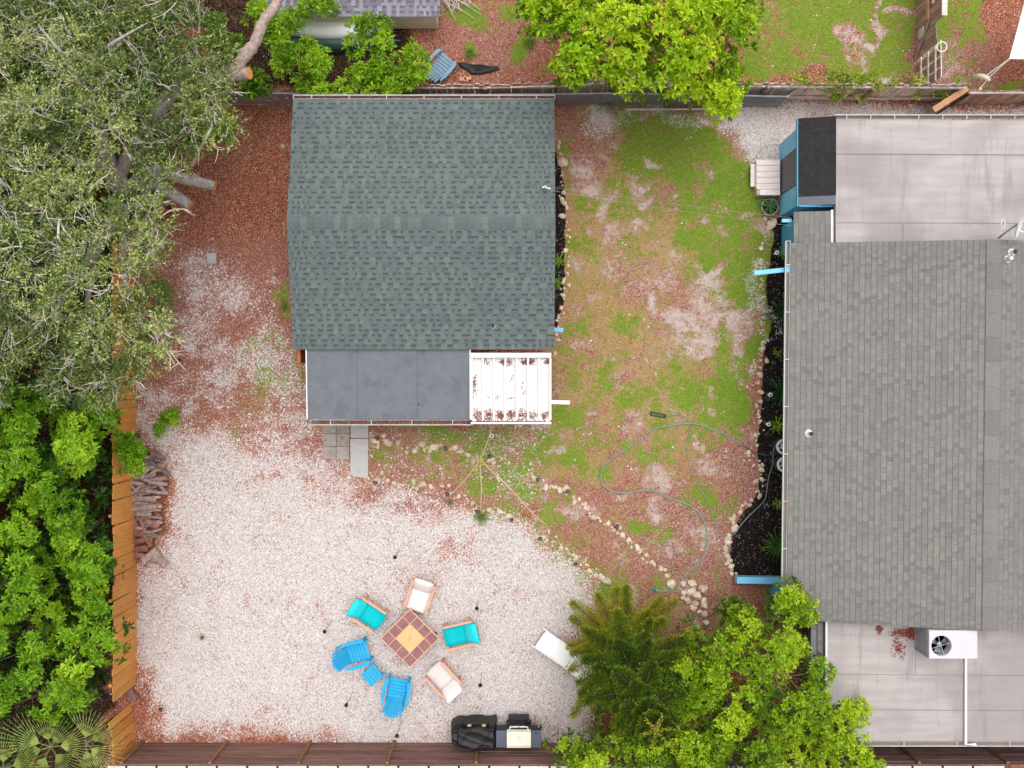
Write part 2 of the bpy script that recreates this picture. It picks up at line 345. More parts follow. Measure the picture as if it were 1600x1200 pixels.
# black bed mulch and dark leaf litter
soil = poly([(1262, 330), (1214, 336), (1205, 352), (1203, 400), (1199, 480), (1197, 560), (1193, 640), (1186, 690), (1189, 740), (1184, 770), (1158, 800), (1146, 830), (1143, 870), (1152, 903), (1262, 906)], 4, .25)
soil = np.maximum(soil, poly([(850, 220), (872, 232), (880, 300), (884, 370), (882, 430), (878, 480), (872, 512), (850, 516)], 4, .25))
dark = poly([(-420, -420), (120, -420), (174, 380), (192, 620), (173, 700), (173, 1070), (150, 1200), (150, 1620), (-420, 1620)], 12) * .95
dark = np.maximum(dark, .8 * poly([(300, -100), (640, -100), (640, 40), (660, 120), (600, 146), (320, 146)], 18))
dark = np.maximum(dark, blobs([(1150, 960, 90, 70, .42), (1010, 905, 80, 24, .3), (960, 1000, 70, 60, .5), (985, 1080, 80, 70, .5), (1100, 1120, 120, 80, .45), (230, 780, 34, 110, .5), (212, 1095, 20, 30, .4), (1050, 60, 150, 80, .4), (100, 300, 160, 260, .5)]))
pale = np.maximum(blobs([(1080, 840, 120, 90, .9), (1170, 720, 40, 110, .8), (1165, 620, 22, 70, .9), (1170, 480, 20, 120, .7), (760, 60, 90, 70, .6), (1500, 90, 80, 60, .8), (920, 215, 50, 40, .4), (640, 780, 100, 30, .7), (900, 800, 80, 40, .6)]), .62 * lawn); pale = np.maximum(pale, .45 * spars)
s_on = np.clip(sand * 1.3 - .1, 0, 1); grass = grass * (1 - .85 * s_on); dry = dry * (1 - .8 * s_on)
MASK = dict(gravel=gravel, grass=np.clip(grass, 0, 1), sand=np.clip(sand, 0, 1), dry=np.clip(dry, 0, 1), soil=soil, dark=dark, pale=pale)
def sample(mask, x, y):          # masks at world x, y (ground level)
    px = np.clip((x * F / H + 800 - GX0) / ST, 0, gw - 1.001); py = np.clip((600 - y * F / H - GY0) / ST, 0, gh - 1.001)
    xi = px.astype(int); yi = py.astype(int); fx = px - xi; fy = py - yi
    return (mask[yi, xi] * (1 - fx) + mask[yi, xi + 1] * fx) * (1 - fy) + (mask[yi + 1, xi] * (1 - fx) + mask[yi + 1, xi + 1] * fx) * fy

def ground_material():
    t = NT('ground_cover'); tc = t.n('ShaderNodeTexCoord'); v = tc.outputs['Object']
    f_hi = t.noise(v, 34, 3, .75); f_md = t.noise(v, 9, 5, .7); f_lo = t.noise(v, 1.6, 4, .6); f_hi2 = t.noise(v, 22, 2, .8, 1.5)
    f_a = t.noise(v, 4.5, 6, .8, .6); f_b = t.noise(v, 6.3, 6, .8, .4); f_c = t.noise(v, 3.2, 7, .82, .5)
    def vor(scale):
        x = t.n('ShaderNodeTexVoronoi', feature='F1'); x.inputs['Scale'].default_value = scale; t.l(v, x.inputs['Vector'])
        sp = t.n('ShaderNodeSeparateColor'); t.l(x.outputs['Color'], sp.inputs[0]); return x.outputs['Distance'], sp.outputs
    d1, c1 = vor(32); d2, c2 = vor(19); d3, c3 = vor(56)
    # shredded bark mulch
    mul = t.ramp(c3[0], [(0, s2l((60, 33, 26))), (.3, s2l((124, 71, 55))), (.7, s2l((170, 104, 80))), (.92, s2l((204, 140, 114))), (1, s2l((228, 192, 172)))])
    mulp = t.ramp(c3[1], [(0, s2l((76, 46, 41))), (.3, s2l((126, 82, 72))), (.7, s2l((160, 112, 102))), (.92, s2l((194, 154, 142))), (1, s2l((228, 212, 204)))])
    mul = t.mix(t.attr('pale'), mul, mulp)
    mul = t.mix(t.map(f_lo, .35, .7, 0, .45), mul, s2l((92, 52, 38)), 'MULTIPLY') if False else mul
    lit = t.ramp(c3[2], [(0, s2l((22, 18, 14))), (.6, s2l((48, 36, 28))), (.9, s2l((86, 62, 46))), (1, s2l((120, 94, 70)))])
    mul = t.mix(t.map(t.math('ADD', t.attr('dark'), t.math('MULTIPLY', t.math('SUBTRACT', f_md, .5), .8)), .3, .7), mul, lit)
    def layer(col, att, k, lo, hi, c, n=f_md):
        a = t.math('ADD', t.attr(att), t.math('MULTIPLY', t.math('SUBTRACT', n, .5), k))
        return t.mix(t.map(a, lo, hi, smooth=True), col, c)
    sandc = t.ramp(f_hi, [(.25, s2l((150, 132, 122))), (.5, s2l((186, 170, 162))), (.8, s2l((218, 206, 200)))])
    col = layer(mul, 'sand', 2.6, .12, .86, sandc, f_b)
    dryc = t.mix(t.map(f_b, .4, .62), t.ramp(f_hi2, [(.25, s2l((108, 84, 56))), (.45, s2l((160, 126, 92))), (.65, s2l((190, 156, 124))), (.85, s2l((212, 186, 160)))]), t.ramp(f_hi, [(.25, s2l((96, 92, 40))), (.5, s2l((140, 136, 66))), (.8, s2l((172, 162, 98)))]))
    col = t.mix(t.math('MULTIPLY', t.map(t.math('ADD', t.attr('dry'), t.math('MULTIPLY', t.math('SUBTRACT', f_c, .5), 2.8)), .25, .62, smooth=True), .85), col, dryc)
    grs = t.ramp(f_hi, [(.25, s2l((66, 86, 24))), (.42, s2l((102, 130, 38))), (.58, s2l((134, 160, 54))), (.8, s2l((160, 176, 84)))])
    grs = t.mix(t.map(f_c, .46, .66, 0, .75), grs, t.ramp(f_hi2, [(.25, s2l((96, 82, 40))), (.5, s2l((140, 124, 66))), (.8, s2l((172, 158, 96)))]))
    grs = t.mix(t.map(f_b, .35, .7, .0, .4), grs, s2l((64, 78, 28)))
    col = layer(col, 'grass', 2.6, .3, .66, grs, f_a)
    soilc = t.ramp(c1[1], [(0, s2l((18, 15, 14))), (.8, s2l((38, 32, 30))), (.95, s2l((66, 56, 50))), (1, s2l((150, 130, 116)))])
    col = layer(col, 'soil', .5, .4, .6, soilc)
    # shells: each voronoi cell is a shell where the cover is dense enough
    def shells(col, cc, dist, tone):
        on = t.math('LESS_THAN', cc[0], t.attr('gravel'))
        on = t.math('MULTIPLY', on, t.map(dist, .62, .5))
        return t.mix(on, col, t.ramp(cc[1], tone)), on
    tone = [(0, s2l((156, 143, 140))), (.2, s2l((190, 179, 176))), (.6, s2l((208, 199, 197))), (1, s2l((230, 225, 223)))]
    base = t.mix(t.map(t.attr('gravel'), .55, .95), col, s2l((150, 130, 122)))
    col, on1 = shells(base, c2, d2, tone); col, on2 = shells(col, c1, d1, tone); col, on3 = shells(col, c3, d3, tone)
    h = t.math('ADD', t.math('MULTIPLY', d1, -.7), t.math('ADD', t.math('MULTIPLY', f_hi, .8), t.math('MULTIPLY', on2, .5)))
    return t.done(t.principled(col, .95, t.bump(h, .6, .03), spec=.1))
gx = np.concatenate([np.linspace(-160, -19, 12), np.arange(-18, 18.01, .09), np.linspace(19, 160, 12)])
gy = np.concatenate([np.linspace(-160, -14.5, 12), np.arange(-13.5, 13.51, .09), np.linspace(14.5, 160, 12)])
XX, YY = np.meshgrid(gx, gy); nx, ny = len(gx), len(gy)
i = (np.arange(ny - 1)[:, None] * nx + np.arange(nx - 1)[None, :]).ravel()
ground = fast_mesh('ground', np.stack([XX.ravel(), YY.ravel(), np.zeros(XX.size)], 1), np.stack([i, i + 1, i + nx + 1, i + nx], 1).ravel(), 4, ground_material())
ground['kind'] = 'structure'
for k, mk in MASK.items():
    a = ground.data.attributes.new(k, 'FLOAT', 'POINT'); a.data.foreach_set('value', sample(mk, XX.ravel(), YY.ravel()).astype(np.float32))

def tone_mat(name, stops, rough=.9, trans=0):
    t = NT(name); col = t.ramp(t.attr('tone'), [(p, s2l(c)) for p, c in stops])
    return t.done(t.principled(col, rough, spec=.15))
def rand_pts(n): return nrng.uniform(-17, 17, n), nrng.uniform(-12.6, 12.6, n)
def rot_chips(x, y, z, L, Wd, Hh, tone, name, mat):      # small four-faced chips lying about
    n = len(x); a = nrng.uniform(0, 2 * np.pi, n); ca, sa = np.cos(a), np.sin(a)
    base = np.array([(-1, -.6, 0), (1, -.5, 0), (.7, .7, 0), (-.8, .6, 0), (0, 0, 1)], float)
    V = np.empty((n, 5, 3))
    jit = nrng.uniform(.6, 1.2, (n, 5))
    bx = base[None, :, 0] * L[:, None] * jit; by = base[None, :, 1] * Wd[:, None] * jit
    V[:, :, 0] = x[:, None] + bx * ca[:, None] - by * sa[:, None]; V[:, :, 1] = y[:, None] + bx * sa[:, None] + by * ca[:, None]
    V[:, :, 2] = z[:, None] + base[None, :, 2] * Hh[:, None]
    b = (np.arange(n) * 5)[:, None]; tri = np.array([0, 1, 4, 1, 2, 4, 2, 3, 4, 3, 0, 4])
    return fast_mesh(name, V.reshape(-1, 3), (b + tri[None]).ravel(), 3, mat, tone=np.repeat(tone, 5))
x, y = rand_pts(330000); g = sample(MASK['gravel'], x, y); k = (nrng.random(len(x)) < g * .5) & (g > .04); x, y = x[k], y[k]; n = len(x)
o = rot_chips(x, y, np.full(n, .001), nrng.uniform(.01, .028, n), nrng.uniform(.008, .02, n), nrng.uniform(.008, .02, n), nrng.random(n), 'shell_gravel',
              tone_mat('shell', [(0, (164, 148, 144)), (.3, (200, 190, 188)), (.7, (222, 215, 213)), (1, (242, 238, 236))])); o['kind'] = 'stuff'
x, y = rand_pts(200000); g = np.clip(1 - sample(MASK['gravel'], x, y) * 1.05 - sample(MASK['soil'], x, y) - .8 * sample(MASK['grass'], x, y) - .5 * sample(MASK['dark'], x, y), 0.03, 1); k = nrng.random(len(x)) < g * .5; x, y = x[k], y[k]; n = len(x)
o = rot_chips(x, y, np.full(n, .001), nrng.uniform(.02, .06, n), nrng.uniform(.006, .014, n), nrng.uniform(.006, .014, n), np.clip(nrng.random(n) * .75 + .3 * sample(MASK['pale'], x, y), 0, 1), 'bark_mulch',
              tone_mat('mulch_chip', [(0, (66, 36, 28)), (.35, (126, 72, 55)), (.7, (164, 104, 84)), (.92, (198, 152, 134)), (1, (222, 198, 186))])); o['kind'] = 'stuff'
def grass_blades():
    x, y = rand_pts(560000); gr = np.clip(sample(MASK['grass'], x, y) + .25 * sample(MASK['dry'], x, y) - sample(MASK['soil'], x, y), 0, 1)
    gv = sample(n_f2, x, y)
    k = nrng.random(len(x)) < gr ** 1.2 * (.35 + .9 * gv) * .75; x, y, gr, gv = x[k], y[k], gr[k], gv[k]; n = len(x)
    dr = sample(MASK['dry'], x, y)
    a = nrng.uniform(0, 2 * np.pi, n); L = nrng.uniform(.03, .085, n) * (.6 + .6 * gr); wd = nrng.uniform(.006, .012, n); hz = nrng.uniform(.012, .05, n)
    ca, sa = np.cos(a), np.sin(a); V = np.empty((n, 3, 3))
    V[:, 0] = np.stack([x - sa * wd, y + ca * wd, np.zeros(n)], 1); V[:, 1] = np.stack([x + sa * wd, y - ca * wd, np.zeros(n)], 1)
    V[:, 2] = np.stack([x + ca * L, y + sa * L, hz], 1)
    tone = np.clip(.2 + .5 * gr * nrng.uniform(.6, 1.25, n) + .24 * nrng.normal(size=n) - .45 * (nrng.random(n) < .2) - .42 * dr * (1.15 - gr) + .3 * sample(n_mid, x, y) + .7 * (sample(n_fine, x, y) - .5) - .1 + .3 * np.exp(-((x - W(1150, 0).x) / 1.1) ** 2), 0, 1)
    o = fast_mesh('grass', V.reshape(-1, 3), np.arange(3 * n), 3, leaf_mat('grass_blade', (208, 168, 126), (142, 156, 62), (114, 168, 30), .35, .7), tone=np.repeat(tone, 3))
    o['kind'] = 'stuff'; o['label'] = 'patchy short lawn grass between the two houses'
grass_blades()
# ------------------------------------------------------------------ roofing
def shingle_tones(name, cols):
    return [pmat(f'{name}_{i}', c, tuple(x * .9 for x in c), 14, .92, bump=.35, bscale=160, spec=.1, rand=.05, dirt=d, dscale=1.1, dlo=.62) for i, (c, d) in enumerate(cols)]
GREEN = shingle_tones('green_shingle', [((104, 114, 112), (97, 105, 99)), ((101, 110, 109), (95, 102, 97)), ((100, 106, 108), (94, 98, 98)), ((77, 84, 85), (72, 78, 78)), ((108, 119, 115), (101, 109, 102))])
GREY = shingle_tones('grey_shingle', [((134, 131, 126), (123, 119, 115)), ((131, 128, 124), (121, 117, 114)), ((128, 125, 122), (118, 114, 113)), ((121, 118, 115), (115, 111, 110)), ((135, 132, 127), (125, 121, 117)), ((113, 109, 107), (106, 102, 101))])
BLACKS = shingle_tones('black_shingle', [((54, 52, 55), (64, 62, 64)), ((52, 50, 53), (62, 60, 62)), ((51, 49, 52), (60, 58, 60)), ((49, 48, 51), (58, 56, 58)), ((55, 53, 56), (64, 62, 64))])
def shingle_arrays(seed, ex=.143, band=True, tooth=(.09, .2), gap=(.06, .17)):
    """one shingle, 1 m along x, exposed ex along y, butt edge at y=0; raised teeth over a lower strip with a dark shadow band"""
    r = random.Random(seed); m = MB(); x = 0; up = r.random() < .5
    top = ex + .012
    while x < .995:
        wd = min(r.uniform(*(tooth if up else gap)), 1 - x)
        if 1 - x - wd < .04: wd = 1 - x
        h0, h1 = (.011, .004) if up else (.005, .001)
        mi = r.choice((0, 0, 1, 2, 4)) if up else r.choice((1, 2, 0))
        x0, x1 = x + .0012, x + wd - .0012
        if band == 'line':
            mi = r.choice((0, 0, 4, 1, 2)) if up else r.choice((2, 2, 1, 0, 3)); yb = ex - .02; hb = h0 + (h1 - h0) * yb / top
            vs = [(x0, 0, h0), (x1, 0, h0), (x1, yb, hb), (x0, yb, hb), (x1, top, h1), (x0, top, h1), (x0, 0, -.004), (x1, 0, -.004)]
            m.add(vs, [(0, 1, 2, 3), (6, 7, 1, 0)], mi); m.add([vs[3], vs[2], vs[4], vs[5]], [(0, 1, 2, 3)], 5)  # dark upslope strip paints in the shadow of the next butt edge
        elif up or not band:
            vs = [(x0, 0, h0), (x1, 0, h0), (x1, top, h1), (x0, top, h1), (x0, 0, -.004), (x1, 0, -.004), (x1, top, -.004), (x0, top, -.004)]
            m.add(vs, [(0, 1, 2, 3), (4, 5, 1, 0), (5, 6, 2, 1), (7, 4, 0, 3)], mi)
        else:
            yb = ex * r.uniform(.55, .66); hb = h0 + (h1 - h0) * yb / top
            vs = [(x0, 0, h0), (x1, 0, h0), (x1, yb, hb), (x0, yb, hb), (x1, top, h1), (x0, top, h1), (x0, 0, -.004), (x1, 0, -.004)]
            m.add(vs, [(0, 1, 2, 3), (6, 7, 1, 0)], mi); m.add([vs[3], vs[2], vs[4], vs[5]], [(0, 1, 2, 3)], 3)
        x += wd; up = not up
    return m
def shingle_roof(root, origin, ex, ey, Ltot, run, expo, mats, seed, limit, name='shingle', band=True, width=1.0, **kw):
    """courses of shingles from origin (eave corner) along ex, climbing ey; returns placed matrices over the limit joined as stuff"""
    r = random.Random(seed); ex, ey = Vector(ex).normalized(), Vector(ey).normalized(); ez = ex.cross(ey)
    protos = [shingle_arrays(seed * 50 + i, expo, band, **kw) for i in range(10)]
    meshes = []
    for p in protos:
        o = p.build(name, mats, None, org=(0, 0, 0)); meshes.append(o.data); bpy.data.objects.remove(o)
    places = []; n = int(run / expo + .5)
    for j in range(n):
        y = j * run / n; x = 0; wdt = r.uniform(.5, 1) * width
        while x < Ltot - .01:
            if Ltot - x - wdt < .38: wdt = Ltot - x
            wdt = min(wdt, Ltot - x)
            Mx = Matrix.Identity(4)
            for q in range(3):
                Mx[q][0] = ex[q] * wdt; Mx[q][1] = ey[q]; Mx[q][2] = ez[q]
                Mx[q][3] = (origin[q] + ex[q] * x + ey[q] * y + ez[q] * .006)
            places.append((Mx, r.randrange(10))); x += wdt; wdt = width
    org = ORG[root.name]
    def size(pl):
        c = pl[0].translation; px = 800 + c.x * F / (H - c.z); py = 600 - c.y * F / (H - c.z)
        return (0 if (0 <= px <= 1600 and 0 <= py <= 1200) else 1e4) - pl[0].col[0].length
    order = sorted(range(len(places)), key=lambda i: size(places[i]))
    for i in order[:limit]:
        Mx, k = places[i]; o = bpy.data.objects.new(name, meshes[k]); COL.objects.link(o); o.parent = root
        Mx = Mx.copy(); Mx.translation -= org; o.matrix_basis = Mx
    rest = MB()
    for i in order[limit:]:
        Mx, k = places[i]; p = protos[k]; b = len(rest.v)
        rest.v += [tuple(Mx @ Vector(v)) for v in p.v]; rest.f += [tuple(b + q for q in f) for f in p.f]; rest.m += p.m
    if rest.f:
        o = rest.build(name + '_courses', mats, root); o['kind'] = 'stuff'
def gutter(m, p, q, out, wd=.13, ht=.11, straps=.8, mi=0, inner=1):
    """open trough from p to q (its back top edge), out = unit vector away from the roof"""
    p, q, out = Vector(p), Vector(q), Vector(out); d = (q - p).normalized(); L = (q - p).length; c = (p + q) / 2; dn = Vector((0, 0, -1))
    m.beam(p + dn * ht + out * wd / 2, q + dn * ht + out * wd / 2, wd, .008, inner)
    m.beam(p + dn * ht / 2 + out * (wd - .006), q + dn * ht / 2 + out * (wd - .006), .012, ht, mi)
    m.beam(p + out * (wd - .002) + dn * .006, q + out * (wd - .002) + dn * .006, .024, .014, mi)
    m.beam(p + dn * ht / 2 + out * .006, q + dn * ht / 2 + out * .006, .012, ht - .02, mi)
    for e in (p, q): m.beam(e + dn * ht / 2, e + dn * ht / 2 + out * wd, .014, ht, mi)
    k = max(1, int(L / straps))
    for i in range(k):
        e = p + d * L * (i + .5) / k; m.beam(e - dn * .004, e + out * wd - dn * .004, .022, .006, mi)
def litter(name, pts, mat, seed=0):
    """leaf litter on something: pts = (x, y, z, rx, ry, count)"""
    r = np.random.default_rng(seed); xs, ys, zs = [], [], []
    for x, y, z, rx, ry, n in pts:
        if n < 1: continue
        a = r.normal(0, .45, (n, 2)); a = np.clip(a, -1, 1); a *= r.uniform(.7, 1.3); xs.append(x + a[:, 0] * rx); ys.append(y + a[:, 1] * ry); zs.append(np.full(n, z) + r.uniform(0, .012, n))
    x, y, z = map(np.concatenate, (xs, ys, zs)); n = len(x)
    o = rot_chips(x, y, z, r.uniform(.014, .04, n), r.uniform(.008, .018, n), r.uniform(.005, .016, n), r.random(n), name, mat)
    o['kind'] = 'stuff'; return o
M['litter'] = tone_mat('leaf_litter', [(0, (58, 30, 26)), (.4, (112, 58, 46)), (.8, (150, 84, 66)), (1, (182, 124, 96))])
M['membrane'] = pmat('grey_roll_roofing', (113, 116, 122), (105, 108, 114), 3, .9, bump=.4, bscale=90, spec=.1, dirt=(98, 98, 103), dscale=1.4, dlo=.52)
def pale_roof_mat():
    t = NT('pale_roll_roofing'); v = t.n('ShaderNodeTexCoord').outputs['Object']
    mp = t.n('ShaderNodeMapping'); mp.inputs['Scale'].default_value = (.5, 3.5, 1); t.l(v, mp.inputs[0])
    mq = t.n('ShaderNodeMapping'); mq.inputs['Scale'].default_value = (3.4, .32, 1); t.l(v, mq.inputs[0])
    n1 = t.noise(mp.outputs[0], 1.2, 6, .65); n2 = t.noise(mq.outputs[0], 1.1, 7, .7, .3); n3 = t.noise(v, .35, 3); n4 = t.noise(v, 120, 2)
    col = t.mix(t.map(n1, .3, .7), s2l((186, 178, 175)), s2l((164, 156, 154)))
    col = t.mix(t.map(n2, .53, .72, 0, .75), col, s2l((132, 123, 123)))
    col = t.mix(t.map(n3, .46, .6, 0, .6), col, s2l((142, 134, 134))); col = t.mix(t.map(n4, .3, .7, 0, .25), col, s2l((128, 118, 122)))
    return t.done(t.principled(col, .9, t.bump(n4, .3, .01), spec=.1))
M['pale_roof'] = pale_roof_mat()
M['seam'] = pmat('tar_seam', (150, 141, 141), (122, 113, 114), 1.2, .9)

# ------------------------------------------------------------------ cottage with the green roof
ez1, rz1 = 2.6, 3.38
cx0, cx1 = W(458, 0, ez1).x, W(866, 0, ez1).x
cyn, cys, cyr = W(0, 156, ez1).y, W(0, 546, ez1).y, W(0, 347, rz1).y
cot = thing('cottage', 'cottage with green-grey shingled gable roof and a dark flat lean-to roof', 'house', ((cx0 + cx1) / 2, 4.3, 0))
m = MB(); m.box(((cx0 + cx1) / 2 + .1, (cyn + cys) / 2, 1.25), (cx1 - cx0 - .6, cyn - cys - .5, 2.5))
m.build('wall', pmat('tan_siding', (200, 140, 96), (184, 124, 82), 4, .8, bump=.3), cot)
m = MB()
for ya, yb in ((cys, cyr), (cyn, cyr)):
    s = 1 if ya < yb else -1
    q = [(cx0, ya, ez1), (cx1, ya, ez1), (cx1, yb, rz1), (cx0, yb, rz1)]
    m.slab(q if s > 0 else [q[1], q[0], q[3], q[2]], .12)
for x in (cx0 + .3, cx1 - .3):
    m.add([(x - .04, cys + .2, 2.4), (x - .04, cyn - .2, 2.4), (x - .04, cyr, rz1 - .1), (x + .04, cys + .2, 2.4), (x + .04, cyn - .2, 2.4), (x + .04, cyr, rz1 - .1)], [(0, 1, 2), (5, 4, 3), (0, 2, 5, 3), (1, 4, 5, 2)])
m.build('roof_deck', M['charcoal'], cot)
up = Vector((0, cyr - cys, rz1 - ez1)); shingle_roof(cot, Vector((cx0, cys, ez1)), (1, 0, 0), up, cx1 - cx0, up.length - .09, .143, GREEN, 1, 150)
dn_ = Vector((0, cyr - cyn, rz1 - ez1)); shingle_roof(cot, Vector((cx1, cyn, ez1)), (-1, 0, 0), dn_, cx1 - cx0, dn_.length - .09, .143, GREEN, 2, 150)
n = 40; L = (cx1 - cx0) / n; capm = []
for i in range(5):                                          # bent caps along the ridge
    m = MB(); hw = .17; dz = hw * (rz1 - ez1) / (cyr - cys)
    m.add([(0, -hw, -dz), (L * .985, -hw, -dz), (L * .985, 0, .012), (0, 0, .012), (0, hw, -dz), (L * .985, hw, -dz), (0, -hw, -dz - .015), (L * .985, -hw, -dz - .015), (L * .985, hw, -dz - .015), (0, hw, -dz - .015)],
          [(0, 1, 2, 3), (3, 2, 5, 4), (6, 7, 1, 0), (4, 5, 8, 9), (1, 7, 8, 5, 2), (6, 0, 3, 4, 9)]); o = m.build('ridge_cap', GREEN[(0, 1, 2, 4, 2)[i]], None, org=(0, 0, 0)); capm.append(o.data); bpy.data.objects.remove(o)
for i in range(n):
    o = bpy.data.objects.new('ridge_cap', capm[rng.choice((0, 1, 2, 2, 3, 4, 4))]); COL.objects.link(o); o.parent = cot
    o.location = Vector((cx0 + i * L, cyr - .02, rz1 + .018 + .004 * (i % 2))) - ORG[cot.name]
# flat lean-to roof, its edge strip and gutters
fz = 2.42; f0, f1 = W(481, 0, fz).x, W(733, 0, fz).x; fy0, fy1 = W(0, 655, fz).y, cys + .12
m = MB(); m.slab([(f0, fy0, fz - .05), (f1, fy0, fz - .05), (f1, fy1, fz + .1), (f0 - .04, fy1, fz + .1)], .12); m.build('flat_roof', M['membrane'], cot)
m = MB()
for px in (558, 652): x = W(px, 0, fz).x; m.slab([(x, fy0, fz - .046), (x + .012, fy0, fz - .046), (x + .012, fy1, fz + .104), (x, fy1, fz + .104)], .01)
y_ = (fy0 + fy1) / 2 + .55; m.slab([(f0, y_, fz + .055), (f1, y_, fz + .055), (f1, y_ + .012, fz + .056), (f0, y_ + .012, fz + .056)], .01)
m.build('roof_seam', pmat('dark_seam', (90, 90, 97), (82, 82, 90), 5, .9), cot)
m = MB(); m.beam((f0 - .02, fy0, fz - .02), (f0 - .02, fy1, fz + .13), .03, .05); m.beam((f1 + .03, fy0, fz - .02), (f1 + .03, fy1, fz + .1), .035, .07); m.build('edge_trim', M['white'], cot)
m = MB(); m.box(((f0 + f1) / 2, (fy0 + fy1) / 2 + .3, 1.15), (f1 - f0 - .3, fy1 - fy0 - .6, 2.3)); m.build('lean_to_wall', pmat('tan_siding_low', (170, 120, 84), (150, 104, 70), 4, .8, bump=.3), cot)
M['gutter_white'] = pmat('dull_white_gutter', (198, 196, 192), (178, 174, 170), 3, .6, dirt=(140, 126, 116), dscale=2, dlo=.56); M['gutter_in'] = pmat('gutter_inside', (120, 112, 108), (98, 84, 78), 6, .8)
m = MB(); gutter(m, (cx0, cyn + .02, ez1 + .01), (cx1 + .02, cyn + .02, ez1 + .01), (0, 1, 0), .11, straps=.95); m.build('gutter', [M['gutter_white'], M['gutter_in']], cot)
m = MB(); gutter(m, (f0 + .06, fy0 - .02, fz - .05), (f1 + .1, fy0 - .02, fz - .05), (0, -1, 0), .14, straps=.9); m.build('gutter', [M['gutter_white'], M['gutter_in']], cot)
m = MB(); p = W(770, 509, 2.95); m.tube([(p.x, p.y, 2.6), (p.x, p.y, 2.98)], .055, 14, 0, False); m.tube([(p.x, p.y, 2.62), (p.x, p.y, 2.97)], .04, 14, 1); m.lathe([(.1, 2.68), (.07, 2.75), (.056, 2.78)], (p.x, p.y, 0), 14); m.build('vent_pipe', [M['white'], M['black']], cot)
m = MB(); p = W(852, 294, 3.15); m.tube([(p.x, p.y, 3.0), (p.x, p.y, 3.4)], .025, 8); m.beam((p.x - .1, p.y, 3.32), (p.x + .14, p.y - .05, 3.32), .03, .03); m.box((p.x, p.y, 3.1), (.12, .12, .03)); m.build('cable_mast', M['metal'], cot)
m = MB(); m.beam(W(862, 515, 2.2), W(879, 516, 1.9), .12, .08, bev=.01); m.build('downspout', M['blue_pale'], cot)
m = MB()
p = W(467, 553, 2.2); m.box((p.x, p.y, 1.1), (.09, .5, 2.2)); m.build('side_panel', pmat('orange_side_board', (186, 120, 74), (165, 100, 60), 4, .8), cot)
nl = []
for i in range(14): nl.append((cx0 + (i + .5) * (cx1 - cx0) / 14, cyn + .07, ez1 - .085, .4, .04, 60))
for i in range(9): nl.append((f0 + .2 + (i + .5) * (f1 - f0) / 9, fy0 - .09, fz - .14, .3, .05, 60))

# ------------------------------------------------------------------ white pergola
pz = 2.5; g0, g1 = W(737, 0, pz).x, W(860, 0, pz).x; gyS, gyN = W(0, 661, pz).y, W(0, 554, pz).y
per = thing('pergola', 'white pergola with seven rafter bays and fallen leaves on its white roof panels', 'pergola', ((g0 + g1) / 2, (gyS + gyN) / 2, 0))
M['white_bright'] = pmat('bright_white_panel', (240, 239, 238), (230, 228, 227), 3, .45)
def panel_mat():
    t = NT('bright_panel'); v = t.n('ShaderNodeTexCoord').outputs['Object']
    n1 = t.noise(v, 2.4, 8, .7, 1.2)
    col = t.mix(t.map(n1, .66, .72, 0, .6), s2l((212, 210, 209)), s2l((160, 142, 138)))
    return t.done(t.principled(col, .5))
pm = panel_mat()
m = MB(); m.box(((g0 + g1) / 2, gyN - .02, pz + .02), (g1 - g0 + .04, .13, .16), bev=.01); m.build('beam', M['white_bright'], per)
m = MB(); m.box(((g0 + g1) / 2, gyS, pz), (g1 - g0 + .05, .05, .14), bev=.008); m.build('beam', M['white_bright'], per)
for x in (g0, g1): m = MB(); m.box((x, (gyS + gyN) / 2, pz), (.05, gyN - gyS - .18, .14), bev=.008); m.build('side_beam', M['white_bright'], per)
nb = 7; bw = (g1 - g0) / nb
for i in range(1, nb):
    m = MB(); m.box((g0 + i * bw, (gyS + gyN) / 2, pz - .012), (.05, gyN - gyS - .19, .1), bev=.006); m.build('rafter', M['white_bright'], per)
for i in range(nb):
    m = MB(); m.box((g0 + (i + .5) * bw, (gyS + gyN) / 2, pz - .1), (bw - .004, gyN - gyS - .1, .02)); m.build('roof_panel', pm, per)
for x in (g0 + .06, g1 - .06): m = MB(); m.box((x, gyS + .06, (pz - .1) / 2), (.1, .1, pz - .12), bev=.01); m.build('post', M['white'], per)
m = MB(); m.beam(W(858, 628, 2.3), W(890, 629, 2.2), .11, .07, bev=.012); m.build('downspout', M['white_bright'], per)
for i in range(nb):
    xc = g0 + (i + .5) * bw
    nl.append((xc, gyS + .2, pz - .085, bw * .52, .2, 110 if i < 5 else 60)); nl.append((xc + .06 * (-1) ** i, gyN - .2, pz - .085, bw * .42, .12, (0, 20, 40, 50, 70, 70, 45)[i] + 1))
nl.append((g0 + .08, (gyS + gyN) / 2 + .1, pz - .085, .08, .35, 50))
for i, (fx, fy) in enumerate([(1.5, .37), (2.4, .37), (3.5, .36), (3.6, .6), (4.5, .5), (4.6, .38), (2.7, .55), (.3, .6)]):
    for k in range(7): nl.append((g0 + fx * bw + .028 * (k - 3) * (1 if i in (0, 1, 2, 6) else .4) + rng.uniform(-.02, .02), gyS + (gyN - gyS) * fy + (.03 * k if i > 2 else .004 * k) + rng.uniform(-.015, .015), pz - .086, .025, .02, rng.choice((0, 1, 2))))
nl.append(((g0 + g1) / 2 + .1, gyN + .1, pz + .02, 1.1, .05, 160))
for i in range(46):
    u_, v_ = rng.random(), rng.random(); yy_ = cys + (cyn - cys) * v_; nl.append((cx0 + (cx1 - cx0) * u_, yy_, rz1 - abs(yy_ - cyr) * (rz1 - ez1) / (cyr - cys) + .022, .02, .02, 1))
